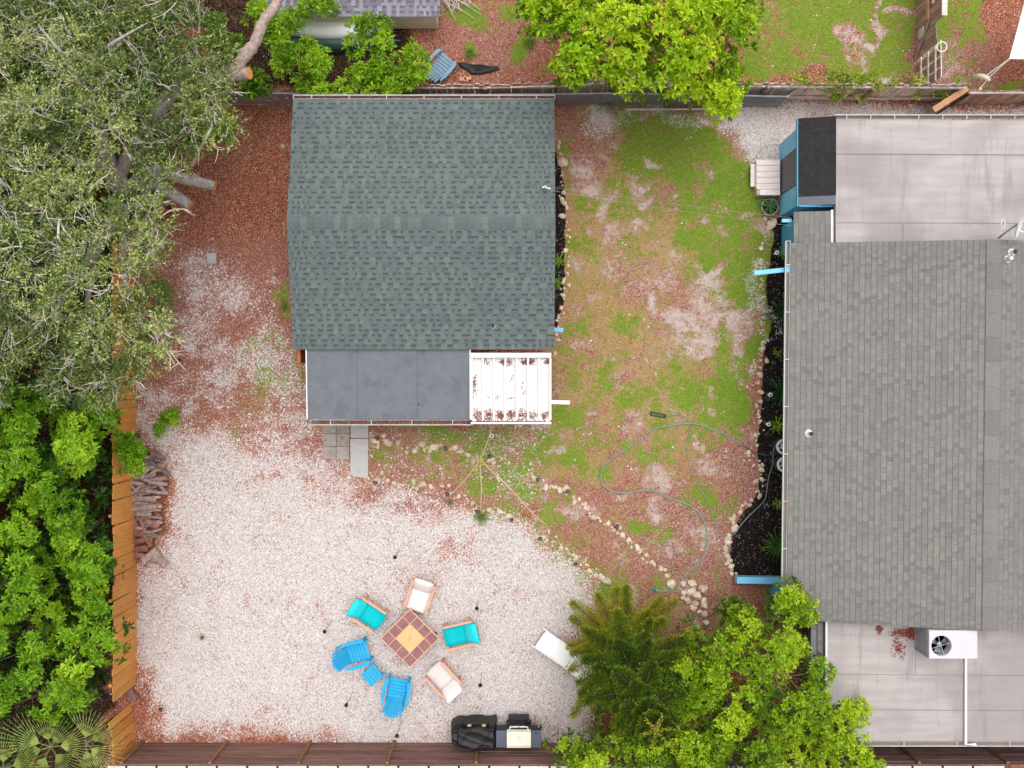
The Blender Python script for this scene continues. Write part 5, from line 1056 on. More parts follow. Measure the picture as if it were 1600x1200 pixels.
m = MB(); m.tube(curve([W(1516, 127, .9), W(1524, 120, 1.2), W(1532, 119, 1.5), W(1541, 121, 1.65), W(1545, 125, 1.6)], 5), [.03, .04, .05, .06, .065] + [.07] * 12 + [.055] * 4, 10); o = m.build('float_bumper', pmat('cream_foam', (226, 222, 196), (210, 206, 178), 5, .6), None, org=W(1530, 122)); tag(o, 'curved cream foam float hanging on the white sail rope', 'float')

# ------------------------------------------------------------------ border rocks
import mathutils
rockm = []
for i in range(14):
    rr = random.Random(100 + i); bm_v = []; import bmesh
    bm = bmesh.new(); bmesh.ops.create_icosphere(bm, subdivisions=2, radius=1)
    off = Vector((rr.uniform(0, 50), rr.uniform(0, 50), rr.uniform(0, 50))); sx, sy, sz_ = rr.uniform(.75, 1.25), rr.uniform(.7, 1.05), rr.uniform(.5, .8)
    for v in bm.verts:
        d = 1 + .34 * mathutils.noise.noise(v.co * 1.4 + off) + .18 * mathutils.noise.noise(v.co * 3.4 + off); q_ = v.co * d
        v.co = Vector((q_.x * sx, q_.y * sy, max(q_.z * sz_, -.35)))
    for _ in range(9):
        dn = Vector((rr.gauss(0, 1), rr.gauss(0, 1), abs(rr.gauss(0, .8)))).normalized(); lim_ = rr.uniform(.48, .72)
        for v in bm.verts:
            e_ = v.co.dot(dn) - lim_
            if e_ > 0: v.co -= dn * e_
    me = bpy.data.meshes.new('rock'); bm.to_mesh(me); bm.free(); me.materials.append(M['rock']); rockm.append(me)
def rock(px, py, rad, label, group, ro=.35):
    o = bpy.data.objects.new('border_rock', rng.choice(rockm)); COL.objects.link(o); p = W(px, py); s_ = rad * 1.32 / 52
    o.location = (p.x, p.y, .3 * s_); o.rotation_euler = (rng.uniform(-.3, .3), rng.uniform(-.3, .3), rng.uniform(0, 6.28)); o.scale = (s_ * rng.uniform(.85, 1.2), s_ * rng.uniform(.85, 1.15), s_ * rng.uniform(.8, 1.1)); tag(o, label, 'rock', group)
def rock_row(path, n, r0, r1, spread, stretches, group):
    P = [Vector((*p, 0)) for p in path]; seg = [(P[i + 1] - P[i]).length for i in range(len(P) - 1)]; T = sum(seg)
    for i in range(n):
        t = (i + rng.uniform(.1, .9)) / n * T; k = 0
        while k < len(seg) - 1 and t > seg[k]: t -= seg[k]; k += 1
        p = P[k].lerp(P[k + 1], min(1, t / seg[k])); rd_ = rng.uniform(r0, r1) if rng.random() < .7 else r0
        where = stretches[min(len(stretches) - 1, int(i / n * len(stretches)))]; sz_w = 'small ' if rd_ < r0 + .3 * (r1 - r0) else ('large ' if rd_ > r0 + .72 * (r1 - r0) else 'middling ')
        rock(p.x + rng.gauss(0, spread), p.y + rng.gauss(0, spread), rd_, sz_w + 'pale rock ' + where, group)
rock_row([(830, 727), (832, 748), (850, 758), (882, 764), (893, 777), (910, 787), (925, 802), (945, 818), (965, 828), (982, 845), (1000, 862), (1015, 877), (1030, 886), (1040, 892)], 66, 2.2, 5, 3, ['at the cottage end of the diagonal row', 'in the diagonal row beside the green hose loop', 'midway down the diagonal row across the yard', 'in the diagonal row past the last stake light', 'at the heap end of the diagonal row'], 'rocks of the diagonal row')
rock_row([(1204, 338), (1200, 360), (1193, 380), (1188, 400), (1190, 440), (1190, 480), (1195, 500), (1189, 530), (1193, 560), (1186, 600), (1184, 640), (1182, 680), (1178, 700), (1165, 715), (1186, 720), (1188, 745), (1182, 772), (1172, 788), (1155, 795), (1146, 812), (1145, 828)], 95, 1.8, 4.2, 3.6, ['edging the black bed by the two cables', 'edging the black bed above the blue downspout', 'edging the black bed beside the upper cycad', 'edging the black bed between the two dark cycads', 'edging the black bed beside the lower dark cycad', 'where the green hose enters the black bed', 'edging the black bed beside the cable reels', 'edging the bulge of the black bed'], 'rocks edging the long black bed')
rock_row([(1146, 805), (1145, 830), (1138, 842), (1134, 855), (1137, 872), (1142, 888), (1150, 896)], 26, 2.4, 5.2, 2.2, ['edging the bed where the grey hose crosses', 'edging the bed beside the feathery cycad', 'edging the bed just above the low blue wall'], 'rocks at the south end of the black bed')
rock_row([(872, 215), (875, 236), (880, 252), (878, 285), (880, 310), (885, 345), (886, 380), (887, 410), (885, 435), (878, 470), (872, 510), (869, 540), (868, 560)], 52, 1.8, 4.4, 2.6, ['at the north end of the cottage bed', 'edging the cottage bed below the cable mast', 'edging the middle of the cottage bed', 'edging the cottage bed by the curved-leaf plant', 'edging the cottage bed above its blue downspout', 'beside the white pergola corner'], 'rocks edging the cottage bed')
rock_row([(577, 685), (592, 690), (605, 694), (622, 696), (640, 700), (662, 702), (680, 700), (700, 698), (720, 706), (742, 716), (770, 720), (795, 725)], 42, 2.4, 5.2, 3.4, ['in the row right beside the concrete slab', 'in the row below the flat lean-to roof', 'in the row below the pergola posts', 'in the row crossing the bare sapling'], 'rocks of the row south of the cottage')
rock_row([(582, 748), (600, 750), (620, 756), (650, 758), (672, 762), (695, 760), (702, 768), (730, 778), (750, 796), (785, 800), (820, 822), (842, 838), (862, 846), (880, 858), (892, 868), (903, 878), (918, 882), (930, 892), (944, 906)], 62, 2.0, 4.8, 3.4, ['on the gravel edge below the concrete slab', 'on the gravel edge left of the bare sapling', 'on the gravel edge under the sapling branches', 'on the gravel edge right of the bare sapling', 'on the gravel edge facing the diagonal row', 'on the gravel edge just above the pine'], 'rocks along the gravel edge')
for x, y, rd_ in [(1050, 911, 6.5), (1043, 900, 4), (1067, 913, 5.5), (1082, 912, 8), (1098, 921, 7.5), (1080, 925, 6.5), (1090, 930, 6), (1068, 927, 4.5), (1074, 938, 5.5), (1086, 943, 5), (1100, 937, 5), (1100, 945, 6), (1082, 950, 4.5), (1101, 959, 6), (1103, 973, 5.5), (1092, 956, 4), (1066, 934, 4), (1101, 998, 5), (1104, 1006, 5.5), (948, 908, 6), (940, 903, 4), (976, 935, 4), (983, 938, 5), (1014, 995, 5), (1020, 1002, 4.5)]: rock(x, y, rd_, ('biggest ' if rd_ > 7 else 'large ' if rd_ > 5.2 else 'smaller ') + 'pale rock ' + ('at the gravel tip above the pine' if x < 960 else 'between the pine branches' if x < 1030 else 'at the top of the heap beside the hose end' if y < 922 else 'in the lower tail of the heap' if y > 955 else 'on the east side of the heap' if x > 1088 else 'in the middle of the heap'), 'rocks in the heap by the pine')
for x, y, rd_, l in [(443, 229, 4, 'single round white stone on red mulch west of the cottage'), (599, 681, 5, 'white broken shell-like stone by the concrete slab'), (880, 254, 6.5, 'largest white rock at the northeast corner of the cottage bed'), (1206, 352, 7, 'largest pale rock at the top of the long black bed')]: rock(x, y, rd_, l, None)

# ------------------------------------------------------------------ firewood by the orange fence
LG = 'logs in the pile by the orange fence'
r6 = random.Random(6)
def log(ax_, ay_, bx, by, rad, z, mat, label, bend=0, endm=True):
    a, b = W(ax_, ay_) + Vector((0, 0, z)), W(bx, by) + Vector((0, 0, z + r6.uniform(-.06, .06))); d = (b - a); nrm = Vector((-d.y, d.x, 0)).normalized(); n = 6
    pts = [a.lerp(b, t) + nrm * bend * math.sin(math.pi * t) + Vector((0, 0, .02 * math.sin(3 * t))) for t in np.linspace(0, 1, n)]
    m = MB(); m.tube(pts, [rad * r6.uniform(.85, 1.12) for _ in pts], 8); m.m[-2:] = [1, 1]
    o = m.build('firewood_log', [mat, M['cut'] if r6.random() < .45 else mat], None, org=(a + b) / 2); tag(o, label, 'log', LG); return o
def gl_(x0, x1, rad, y): return ('long ' if x1 - x0 > 36 else 'short ') + ('thick ' if rad > .053 else 'thin ') + 'grey log ' + ('at the top of the woodpile by the overhanging branch' if y < 750 else 'in the middle of the woodpile' if y < 795 else 'in the lower woodpile above the reddish logs')
for i in range(44):
    y = 712 + i * 2.9 + r6.uniform(-3, 3); x0 = r6.uniform(205, 216) if y > 735 else 216; x0 += r6.choice((0, 0, 8, 18)); x1 = min(x0 + r6.uniform(20, 46), 268 if y < 790 else 256); sl = r6.uniform(-12, 10)
    rd_ = r6.uniform(.035, .07); log(x0, y - sl / 2, x1, y + sl / 2, rd_, .07 + .16 * r6.random(), M['driftwood'], gl_(x0, x1, rd_, y), r6.uniform(-.04, .04))
for q in [(204, 778, 233, 754, .05, .36), (204, 796, 250, 789, .085, .28), (212, 752, 232, 757, .07, .36), (206, 752, 222, 766, .045, .38), (238, 719, 272, 742, .05, .3), (240, 708, 262, 716, .07, .2), (222, 712, 240, 716, .06, .26), (240, 740, 258, 730, .045, .32), (246, 752, 262, 770, .06, .14), (228, 745, 240, 730, .05, .3), (204, 765, 218, 768, .055, .24)]: log(*q, M['driftwood'], ('thick' if q[4] > .065 else 'thin') + ' grey log lying on top of the woodpile, ' + ('steeply slanted' if abs(q[3] - q[1]) > 9 else 'nearly level' if abs(q[3] - q[1]) < 6 else 'slightly slanted'), .02)
for q in [(206, 806, 218, 830, .11, .2), (224, 808, 228, 826, .05, .25), (203, 836, 226, 832, .1, .18), (214, 846, 240, 842, .1, .16), (216, 858, 234, 856, .11, .14), (232, 838, 240, 852, .08, .2), (214, 866, 232, 870, .1, .12), (230, 812, 250, 822, .08, .12), (246, 800, 256, 812, .05, .14), (222, 700, 244, 706, .06, .12)]: log(*q, M['redlog'], ('thick' if q[4] > .095 else 'middling' if q[4] > .07 else 'thin') + ' reddish log at the south end of the woodpile, ' + ('against the fence' if q[0] < 208 else 'on the gravel side' if q[0] > 228 else 'between fence and gravel') if q[1] > 720 else 'thin reddish log at the north tip of the woodpile', .03)
log(228, 874, 250, 858, .13, .16, M['driftwood'], 'thick broken log at the very end of the firewood pile', 0); log(243, 868, 262, 882, .16, .14, M['driftwood'], 'wide weathered stump piece at the gravel side of the woodpile', .03)
log(199, 1076, 210, 1094, .09, .1, M['driftwood'], 'weathered stump piece in the gap of the orange fence', .05); log(206, 1072, 216, 1088, .08, .12, M['redlog'], 'reddish stump piece in the gap of the orange fence', -.04)
for q, l in [((236, 372, 238, 382, .14, .14), 'short round log with orange cut end under the oak canopy'), ((232, 392, 246, 396, .12, .12), 'short dark log under the oak canopy by the mulch'), ((252, 566, 262, 560, .12, .12), 'weathered log piece below the oak next to the gravel')]: log(*q, M['driftwood'], l)
# ------------------------------------------------------------------ trees and plants
def nz3(a): return a / (np.linalg.norm(a, axis=-1, keepdims=True) + 1e-9)
class Leaves:
    def __init__(s, seed): s.V = []; s.T = []; s.r = np.random.default_rng(seed)
    def leaves(s, P, D, U, L, Wd, tone, fold=.25, wide=.62):
        n = len(P); D = nz3(D); S = nz3(np.cross(D, U)); U = np.cross(S, D)
        L = L[:, None]; Wd = Wd[:, None]; V = np.empty((n, 4, 3))
        V[:, 0] = P; V[:, 2] = P + D * L - U * L * .12
        mid = P + D * L * wide + U * Wd * fold
        V[:, 1] = mid - S * Wd * .5; V[:, 3] = mid + S * Wd * .5
        s.V.append(V.reshape(-1, 3)); s.T.append(np.repeat(tone, 4))
    def rosettes(s, C, A, k, L, Wd, tone, elev=(.1, .9), jl=.3, spread=1.):
        r = s.r; n = len(C); A = nz3(A); ref = np.where(np.abs(A[:, 2:3]) > .9, [[1., 0, 0]], [[0, 0, 1.]]); X = nz3(np.cross(ref, A)); Y = np.cross(A, X)
        ph = r.uniform(0, 6.28, (n, 1)) + np.arange(k)[None] * 2.399 + r.normal(0, .2, (n, k)); e = r.uniform(*elev, (n, k))
        ca, sa = np.cos(ph)[..., None], np.sin(ph)[..., None]; ce, se = np.cos(e)[..., None], np.sin(e)[..., None]
        D = (X[:, None] * ca + Y[:, None] * sa) * ce * spread + A[:, None] * se; U = A[:, None] * ce - (X[:, None] * ca + Y[:, None] * sa) * se
        P = C[:, None] + D * .015 + A[:, None] * r.uniform(-.06, .03, (n, k, 1))
        sz = r.uniform(1 - jl, 1 + jl, (n, k)); t = np.clip(np.asarray(tone)[:, None] + r.normal(0, .13, (n, k)), 0, 1)
        s.leaves(P.reshape(-1, 3), D.reshape(-1, 3), U.reshape(-1, 3), (L * sz).ravel(), (Wd * sz).ravel(), t.ravel())
    def build(s, name, mat, parent):
        V = np.concatenate(s.V); n = len(V) // 4; b = (np.arange(n) * 4)[:, None]
        return fast_mesh(name, V, (b + np.array([[0, 1, 2, 0, 2, 3]])).ravel(), 3, mat, parent, np.concatenate(s.T), org=ORG[parent.name])
def in_poly(pts, x, y):
    ins = False; n = len(pts)
    for i in range(n):
        (x0, y0), (x1, y1) = pts[i], pts[(i + 1) % n]
        if (y0 > y) != (y1 > y) and x < (x1 - x0) * (y - y0) / (y1 - y0) + x0: ins = not ins
    return ins
def lobes_in(pts, spacing, z0, z1, seed, center=None, dome=0, edge=0, tries=6000):
    """lobe centres inside an outline of the frame; higher near center"""
    r = random.Random(seed); xs = [p[0] for p in pts]; ys = [p[1] for p in pts]; out = []
    for _ in range(tries):
        px, py = r.uniform(min(xs), max(xs)), r.uniform(min(ys), max(ys))
        if not in_poly(pts, px, py): continue
        z = r.uniform(z0, z1)
        if center: z += dome * max(0, 1 - math.hypot((px - center[0]) / center[2], (py - center[1]) / center[3]) ** 2)
        p = W(px, py, z)
        if all((p.x - q.x) ** 2 + (p.y - q.y) ** 2 > (spacing * (1 + .25 * math.sin(px * .07 + py * .05))) ** 2 for q in out): out.append(p)
    return out
def dirs_up(r, n, zmin=-.15):
    z = r.uniform(zmin, 1, n); a = r.uniform(0, 6.283, n); q = np.sqrt(np.maximum(1 - z * z, 0)); return np.stack([q * np.cos(a), q * np.sin(a), z], 1)
def bez(a, b, sag=.0, n=6, r=None):
    a, b = Vector(a), Vector(b); h = (b - a).length; j = Vector((r.uniform(-1, 1), r.uniform(-1, 1), 0)) * h * .1 if r else Vector((0, 0, 0))
    c = a.lerp(b, .5) + Vector((0, 0, sag * h)) + j
    return [a * (1 - t) ** 2 + c * 2 * t * (1 - t) + b * t * t for t in np.linspace(0, 1, n)]
def leafy_tree(name, label, cat, group, base, lobes, lr, nros, k, L, Wd, mat, bark, seed, tr=.12, flat=.75, tone0=.5, tvar=.25, twigs=2, lim=.035, elev=(.1, .9), crown='crown', trunk_top=None, under=0):
    base = Vector(base); t = thing(name, label, cat, base, 0, group); r = random.Random(seed); lv = Leaves(seed)
    zt = min(p.z for p in lobes) * .55 if trunk_top is None else trunk_top
    c = sum(lobes, Vector()) / len(lobes); top = Vector((base.x * .7 + c.x * .3, base.y * .7 + c.y * .3, zt))
    m = MB(); m.tube(bez(base, top, .02, 6, r), [tr * 1.2, tr, tr * .92, tr * .88, tr * .84, tr * .8], 9)
    nh = max(1, min(6, len(lobes) // 4)); hubs = [Vector(x) - Vector((0, 0, lr * .9)) for x in r.sample(list(lobes), nh)]; hp = []
    for hq in hubs:
        pts = bez(top - Vector((0, 0, r.uniform(.05, .3))), hq, .1, 8, r); hp.append(pts); m.tube(pts, list(np.linspace(tr * .6, tr * .16 + .006, 8)), 7)
    for p in lobes:
        q = Vector(p) - Vector((0, 0, lr * .5)); hi = min(range(nh), key=lambda i_: (hubs[i_] - q).length); st0 = hp[hi][r.choice((4, 5, 6, 7))]
        pts = bez(st0, q, .08, 6, r); m.tube(pts, list(np.linspace(tr * .2 + .006, .007, 6)), 5)
        rad = lr * r.uniform(.8, 1.2); n = int(nros * r.uniform(.75, 1.2) * (rad / lr) ** 2); d = dirs_up(lv.r, n)
        off = d * np.array([rad, rad, rad * flat]) * lv.r.uniform(.72, 1.06, (n, 1)); tb = np.clip(tone0 + r.uniform(-tvar, tvar) + lv.r.normal(0, .07, n), 0, 1)
        lv.rosettes(np.array(p)[None] + off, d + np.array([0, 0, .55]), k, L, Wd, tb, elev, .38)
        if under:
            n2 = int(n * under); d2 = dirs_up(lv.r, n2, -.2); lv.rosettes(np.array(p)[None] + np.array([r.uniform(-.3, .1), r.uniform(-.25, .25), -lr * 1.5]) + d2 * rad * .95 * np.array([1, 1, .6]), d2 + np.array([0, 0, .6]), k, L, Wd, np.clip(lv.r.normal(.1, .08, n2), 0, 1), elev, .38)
        for _ in range(twigs):
            dd = Vector(dirs_up(lv.r, 1, .1)[0]); m.tube([q, q.lerp(Vector(p), .6) + dd * rad * .4, Vector(p) + dd * rad * .95], [.014, .01, .005], 4, 0, False)
    m.build('trunk', bark, t, True); lv.build(crown, mat, t); return t

BUSH = leaf_mat('bright_bush_leaf', (50, 92, 16), (126, 176, 24), (192, 224, 58), .42, .42)
# the row of bright bushes beyond the orange fence
outline = [(-90, 600), (60, 612), (130, 622), (158, 650), (170, 700), (152, 735), (112, 745), (108, 800), (130, 850), (148, 870), (140, 925), (150, 960), (162, 1000), (156, 1040), (120, 1050), (128, 1085), (104, 1100), (50, 1105), (-90, 1130)]
lob = lobes_in(outline, .64, 1.9, 4.5, 21)
sites = [(60, 655, 'bright green bush at the north end of the row, just south of the oak'), (150, 690, 'bright green bush reaching over the orange fence beside the firewood'), (30, 770, 'bright green bush against the frame edge, level with the firewood'), (100, 830, 'bright green bush just south of the dark gap beyond the orange fence'), (20, 900, 'broad bright green bush at the frame edge, level with the blue chairs'), (130, 950, 'dense bright green bush leaning on the orange fence by open gravel'), (60, 1010, 'bright green bush standing behind the fence-leaning bush'), (140, 1030, 'bright green bush over the fence just north of the broken boards'), (60, 1110, 'bright green bush at the south end of the row, above the fan palms')]
byS = [[] for _ in sites]
for p in lob:
    px, py = 800 + p.x * F / (H - p.z), 600 - p.y * F / (H - p.z); byS[min(range(len(sites)), key=lambda i: (sites[i][0] - px) ** 2 + (sites[i][1] - py) ** 2)].append(p)
for i, ((sx, sy, lab), ls) in enumerate(zip(sites, byS)):
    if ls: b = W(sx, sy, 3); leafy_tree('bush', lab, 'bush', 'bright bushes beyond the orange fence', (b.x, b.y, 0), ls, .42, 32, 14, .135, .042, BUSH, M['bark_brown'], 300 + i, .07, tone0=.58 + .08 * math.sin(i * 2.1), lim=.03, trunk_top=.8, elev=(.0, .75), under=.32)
# low foliage lying over the fence
for (pts, lab, s_) in [([(185, 680), (212, 690), (224, 715), (214, 735), (196, 738)], 'small leafy branch hanging over the orange fence above the firewood', 1), ([(242, 668), (258, 650), (278, 642), (280, 650), (256, 668), (246, 674)], 'small bright green sprig lying on the white gravel', 2)]:
    ls = lobes_in(pts, .16, *((1.7, 2.0) if s_ == 1 else (.12, .2)), 50 + s_); b = ls[0]; leafy_tree('leafy_sprig' if s_ == 2 else 'overhanging_bush', lab, 'plant', None, (b.x - (.5 if s_ == 1 else 0), b.y, 0), ls, .16, 12, 8, .12, .045, BUSH, M['bark_oak'], 320 + s_, .02, tone0=.55, twigs=1)

# bright tree at the top edge
TOPL = leaf_mat('yellow_green_oak_leaf', (72, 112, 14), (152, 192, 18), (206, 226, 44), .42, .45)
outline = [(835, -60), (1160, -60), (1168, 20), (1160, 60), (1150, 100), (1150, 130), (1140, 150), (1128, 172), (1110, 150), (1070, 130), (1030, 132), (985, 134), (970, 112), (950, 100), (925, 80), (905, 115), (892, 118), (898, 90), (888, 66), (876, 40), (840, 22)]
ls = lobes_in(outline, .5, 3.2, 4.6, 31, (1010, 30, 200, 160), 1.2); ls += [W(1128, 165, 3), W(1118, 150, 3.1), W(848, 8, 3.4), W(858, 24, 3.2), W(898, 108, 3.2)]
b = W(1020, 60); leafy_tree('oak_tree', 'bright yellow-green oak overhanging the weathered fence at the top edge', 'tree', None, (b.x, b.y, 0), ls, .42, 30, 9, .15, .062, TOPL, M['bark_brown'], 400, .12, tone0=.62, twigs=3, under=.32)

# shrubs around the canoes
SHR = leaf_mat('shrub_leaf', (56, 96, 16), (138, 182, 28), (196, 224, 66), .42, .4)
sh_list = [((440, 45), 22, 'yellow-green shrub beside the white canoe, touching the bare limb'), ((498, 12), 20, 'leafy shrub branch hanging over the low shed roof'), ((576, 62), 26, 'leafy shrub in front of the canoe tips'), ((455, 108), 26, 'leafy shrub behind the chain link fence, nearest to the cut limb'), ((500, 95), 22, 'tall leafy shrub in front of the middle of the green canoe'), ((553, 122), 16, 'small leafy shrub between two larger ones behind the cottage'), ((604, 128), 24, 'leafy shrub with a pale forked stem behind the cottage gutter'), ((636, 100), 24, 'leafy shrub nearest the faded grey-blue chair'), ((502, 142), 12, 'small shrub touching the cottage gutter'), ((410, 20), 18, 'leafy shrub at the top edge under the bare limb'), ((395, 130), 18, 'dark leafy shrub right below the cut limb end'), ((350, 60), 26, 'dark green shrub under the oak by the top edge'), ((348, 195), 16, 'small yellow-green shrub where the oak meets the red mulch')]
r8 = random.Random(8)
for i, ((px, py), rp, lab) in enumerate(sh_list):
    ls = [W(px + r8.uniform(-rp, rp), py + r8.uniform(-rp, rp), r8.uniform(1.4, 2.3)) for _ in range(max(4, rp // 3))]
    b = W(px, py + 4, 0); leafy_tree('shrub', lab, 'shrub', 'leafy shrubs north of the cottage', (b.x * .96, b.y * .96 if py < 140 else b.y, 0), ls, .24, 15, 9, .15, .052, SHR, M['bark_oak'], 420 + i, .035, tone0=(.55 if i not in (10, 11) else .2), twigs=1, trunk_top=.7)

# bright tree in the lower right
LOW = leaf_mat('fresh_green_leaf', (58, 88, 18), (136, 174, 20), (200, 222, 48), .42, .42)
outline = [(1010, 1075), (1035, 1052), (1075, 1058), (1085, 1010), (1120, 985), (1130, 950), (1160, 955), (1185, 985), (1225, 1000), (1255, 1010), (1288, 1040), (1295, 1070), (1270, 1090), (1275, 1105), (1335, 1105), (1350, 1140), (1355, 1180), (1380, 1215), (1200, 1260), (880, 1260), (895, 1180), (940, 1165), (990, 1130), (1040, 1140), (1060, 1110), (1030, 1100)]
ls = lobes_in(outline, .58, 2.4, 4.4, 41, (1180, 1100, 170, 140), 1.0); ls += [W(1225, 940, 3.3), W(1238, 935, 3.4), W(1248, 950, 3.3), W(1232, 955, 3.2), W(1257, 955, 3.2), W(1155, 975, 3), W(1170, 985, 3), W(1160, 965, 3), W(1090, 1000, 3), W(1075, 1030, 3.1), W(890, 1172, 3), W(915, 1185, 3), W(985, 1180, 3)]
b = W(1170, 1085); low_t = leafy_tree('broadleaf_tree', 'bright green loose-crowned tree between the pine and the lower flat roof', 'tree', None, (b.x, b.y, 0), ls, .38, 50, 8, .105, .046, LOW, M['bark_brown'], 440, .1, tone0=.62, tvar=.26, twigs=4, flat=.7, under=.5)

# ------------------------------------------------------------------ the big oak, upper left
def big_oak():
    b = W(208, 335); t = thing('live_oak', 'large grey-barked live oak with tiny leaves and cut limbs filling the upper left', 'tree', b); r = random.Random(77); lv = Leaves(77)
    main = [([(208, 335, 0), (200, 310, 1.2), (185, 285, 2.4), (172, 262, 3.2)], .34, .26), ([(178, 275, 2.8), (150, 190, 4.6), (128, 130, 5.6), (104, 92, 6.2), (60, 40, 6.5)], .2, .015), ([(130, 132, 5.6), (150, 88, 6), (185, 62, 6.4), (230, 36, 6.3)], .1, .01),
            ([(180, 280, 2.6), (230, 200, 4.2), (275, 140, 4.6), (330, 122, 4.4), (360, 110, 4.36)], .2, .14), ([(172, 262, 3.2), (110, 250, 4.8), (40, 190, 6), (-20, 150, 6.3)], .17, .02),
            ([(195, 310, 1.6), (150, 390, 4), (120, 430, 5.2), (90, 480, 6), (70, 540, 6.0)], .2, .012), ([(195, 312, 1.8), (192, 380, 3.6), (196, 440, 4.6), (215, 500, 4.8), (245, 520, 4.8)], .13, .012), ([(120, 430, 5.2), (60, 420, 6), (0, 440, 6.4)], .1, .03), ([(150, 390, 4), (135, 500, 5.4), (160, 570, 5.6)], .09, .03), ([(90, 250, 5.4), (60, 320, 6), (20, 350, 6.4)], .08, .03), ([(230, 200, 4.2), (240, 140, 5.6), (215, 90, 6.2)], .09, .01), ([(240, 190, 4.4), (300, 190, 4.8), (345, 180, 4.6)], .06, .02)]
    m = MB()
    for pts, r0, r1 in main:
        P = curve([W(*p) for p in pts], 4); n = len(P); m.tube(P, [(r0 + (r1 - r0) * i / (n - 1)) * r.uniform(.94, 1.06) for i in range(n)], 10)
    m.build('trunk', M['bark_oak'], t, True)
    for pts, r0, r1, bk in [([(196, 300, 1.8), (240, 268, 2.2), (290, 280, 2.4), (336, 290.5, 2.4)], .2, .13, M['bark_oak']), ([(200, 305, 1.6), (240, 285, 2.0), (270, 302, 2.1), (297, 322, 2.1)], .22, .15, M['bark_oak']), ([(340, 122, 4.4), (368, 117, 4.4), (390, 114.5, 4.5)], .17, .15, M['bark_pink']), ([(205, 318, 1.4), (232, 308, 1.8), (252, 330, 1.9)], .15, .13, M['bark_oak'])]:
        P = curve([W(*p) for p in pts], 4); n = len(P); m = MB(); m.tube(P, [r0 + (r1 - r0) * i / (n - 1) for i in range(n)], 12); m.m[-1] = 1; lb = m.build('cut_limb', [bk, M['cut']], t)
        for p in lb.data.polygons: p.use_smooth = len(p.vertices) == 4
    P = curve([W(*p) for p in [(352, 113, 4.42), (367, 108, 4.5), (385, 84, 4.62), (399, 66, 4.7), (411, 34, 4.84), (428, 12, 4.94), (448, -30, 5.06)]], 5); m = MB(); m.tube(P, [(.185 - .0025 * i) * (1 + .09 * math.sin(2.1 * i) + .05 * math.sin(5.3 * i)) for i in range(len(P))], 12); m.build('bare_limb', M['bark_pink'], t, True)
    outline = [(-90, -80), (330, -80), (310, -10), (325, 40), (340, 80), (330, 115), (348, 150), (350, 190), (330, 225), (300, 250), (270, 262), (240, 300), (245, 340), (252, 375), (225, 400), (215, 440), (235, 470), (262, 505), (270, 530), (235, 550), (220, 585), (190, 605), (120, 612), (40, 605), (-90, 595)]
    ls = lobes_in(outline, .58, 4.6, 6.2, 78, (90, 280, 260, 320), 1.2)
    clear = [(168, 275, 34), (205, 300, 26), (262, 150, 20), (125, 108, 16), (238, 205, 16), (60, 135, 12), (200, 470, 20), (100, 460, 14)]
    ls = [p for p in ls if all(math.hypot(800 + p.x * F / (H - p.z) - x, 600 - p.y * F / (H - p.z) - y) > q for x, y, q in clear)]
    m = MB()
    for p in ls:
        rad = .52 * r.uniform(.8, 1.25); tb = min(1, max(0, .5 + r.uniform(-.28, .28)))
        ns = int(60 * (rad / .52) ** 2 * r.uniform(.7, 1.15)); d = dirs_up(lv.r, ns, -.35); C = np.array(p)[None] + d * np.array([rad, rad, rad * .8]) * lv.r.uniform(.55, 1.08, (ns, 1))
        ax = nz3(d + lv.r.normal(0, .6, (ns, 3)) + np.array([0, 0, .1])); k = 10
        s_ = np.linspace(-.12, .14, k)[None, :, None] * lv.r.uniform(.8, 1.3, (ns, 1, 1)); PP = C[:, None] + ax[:, None] * s_
        side = nz3(np.cross(ax, lv.r.normal(0, 1, (ns, 3)))); sg = np.where(np.arange(k) % 2, 1., -1.)[None, :, None]
        DD = side[:, None] * sg + ax[:, None] * .55 + lv.r.normal(0, .3, (ns, k, 3)); UU = np.broadcast_to(np.array([0, 0, 1.]), DD.shape) + lv.r.normal(0, .5, DD.shape)
        N = ns * k; sc_ = lv.r.uniform(.7, 1.25, N); lv.leaves(PP.reshape(-1, 3), DD.reshape(-1, 3), UU.reshape(-1, 3), .088 * sc_, .04 * sc_, np.clip(tb + lv.r.normal(0, .27, N), 0, 1))
        p = Vector(p)
        for _ in range(r.choice((5, 6, 8, 9))):       # crooked pale twigs reaching out of the leaves
            d2 = Vector(dirs_up(lv.r, 1, .25)[0]); a = p - Vector((0, 0, .1)) + Vector((r.uniform(-.2, .2), r.uniform(-.2, .2), 0)); h = rad * r.uniform(1, 1.5); pts = [a]; dd = d2.copy()
            for q in range(4): dd = (dd + Vector((r.uniform(-.5, .5), r.uniform(-.5, .5), r.uniform(-.35, .15)))).normalized(); pts.append(pts[-1] + dd * h / 4)
            r0 = r.choice((.007, .009, .011, .014, .02)); m.tube(pts, [r0, r0 * .8, r0 * .62, r0 * .45, r0 * .3], 5, 0, False)
            for q in (2, 3):
                d3 = (dd + Vector((r.uniform(-1, 1), r.uniform(-1, 1), r.uniform(-.2, .3)))).normalized(); e = pts[q] + d3 * h * .3; m.tube([pts[q], e, e + (d3 + Vector((r.uniform(-.6, .6), r.uniform(-.6, .6), 0))) * h * .18], [r0 * .5, r0 * .35, r0 * .2], 4, 0, False)
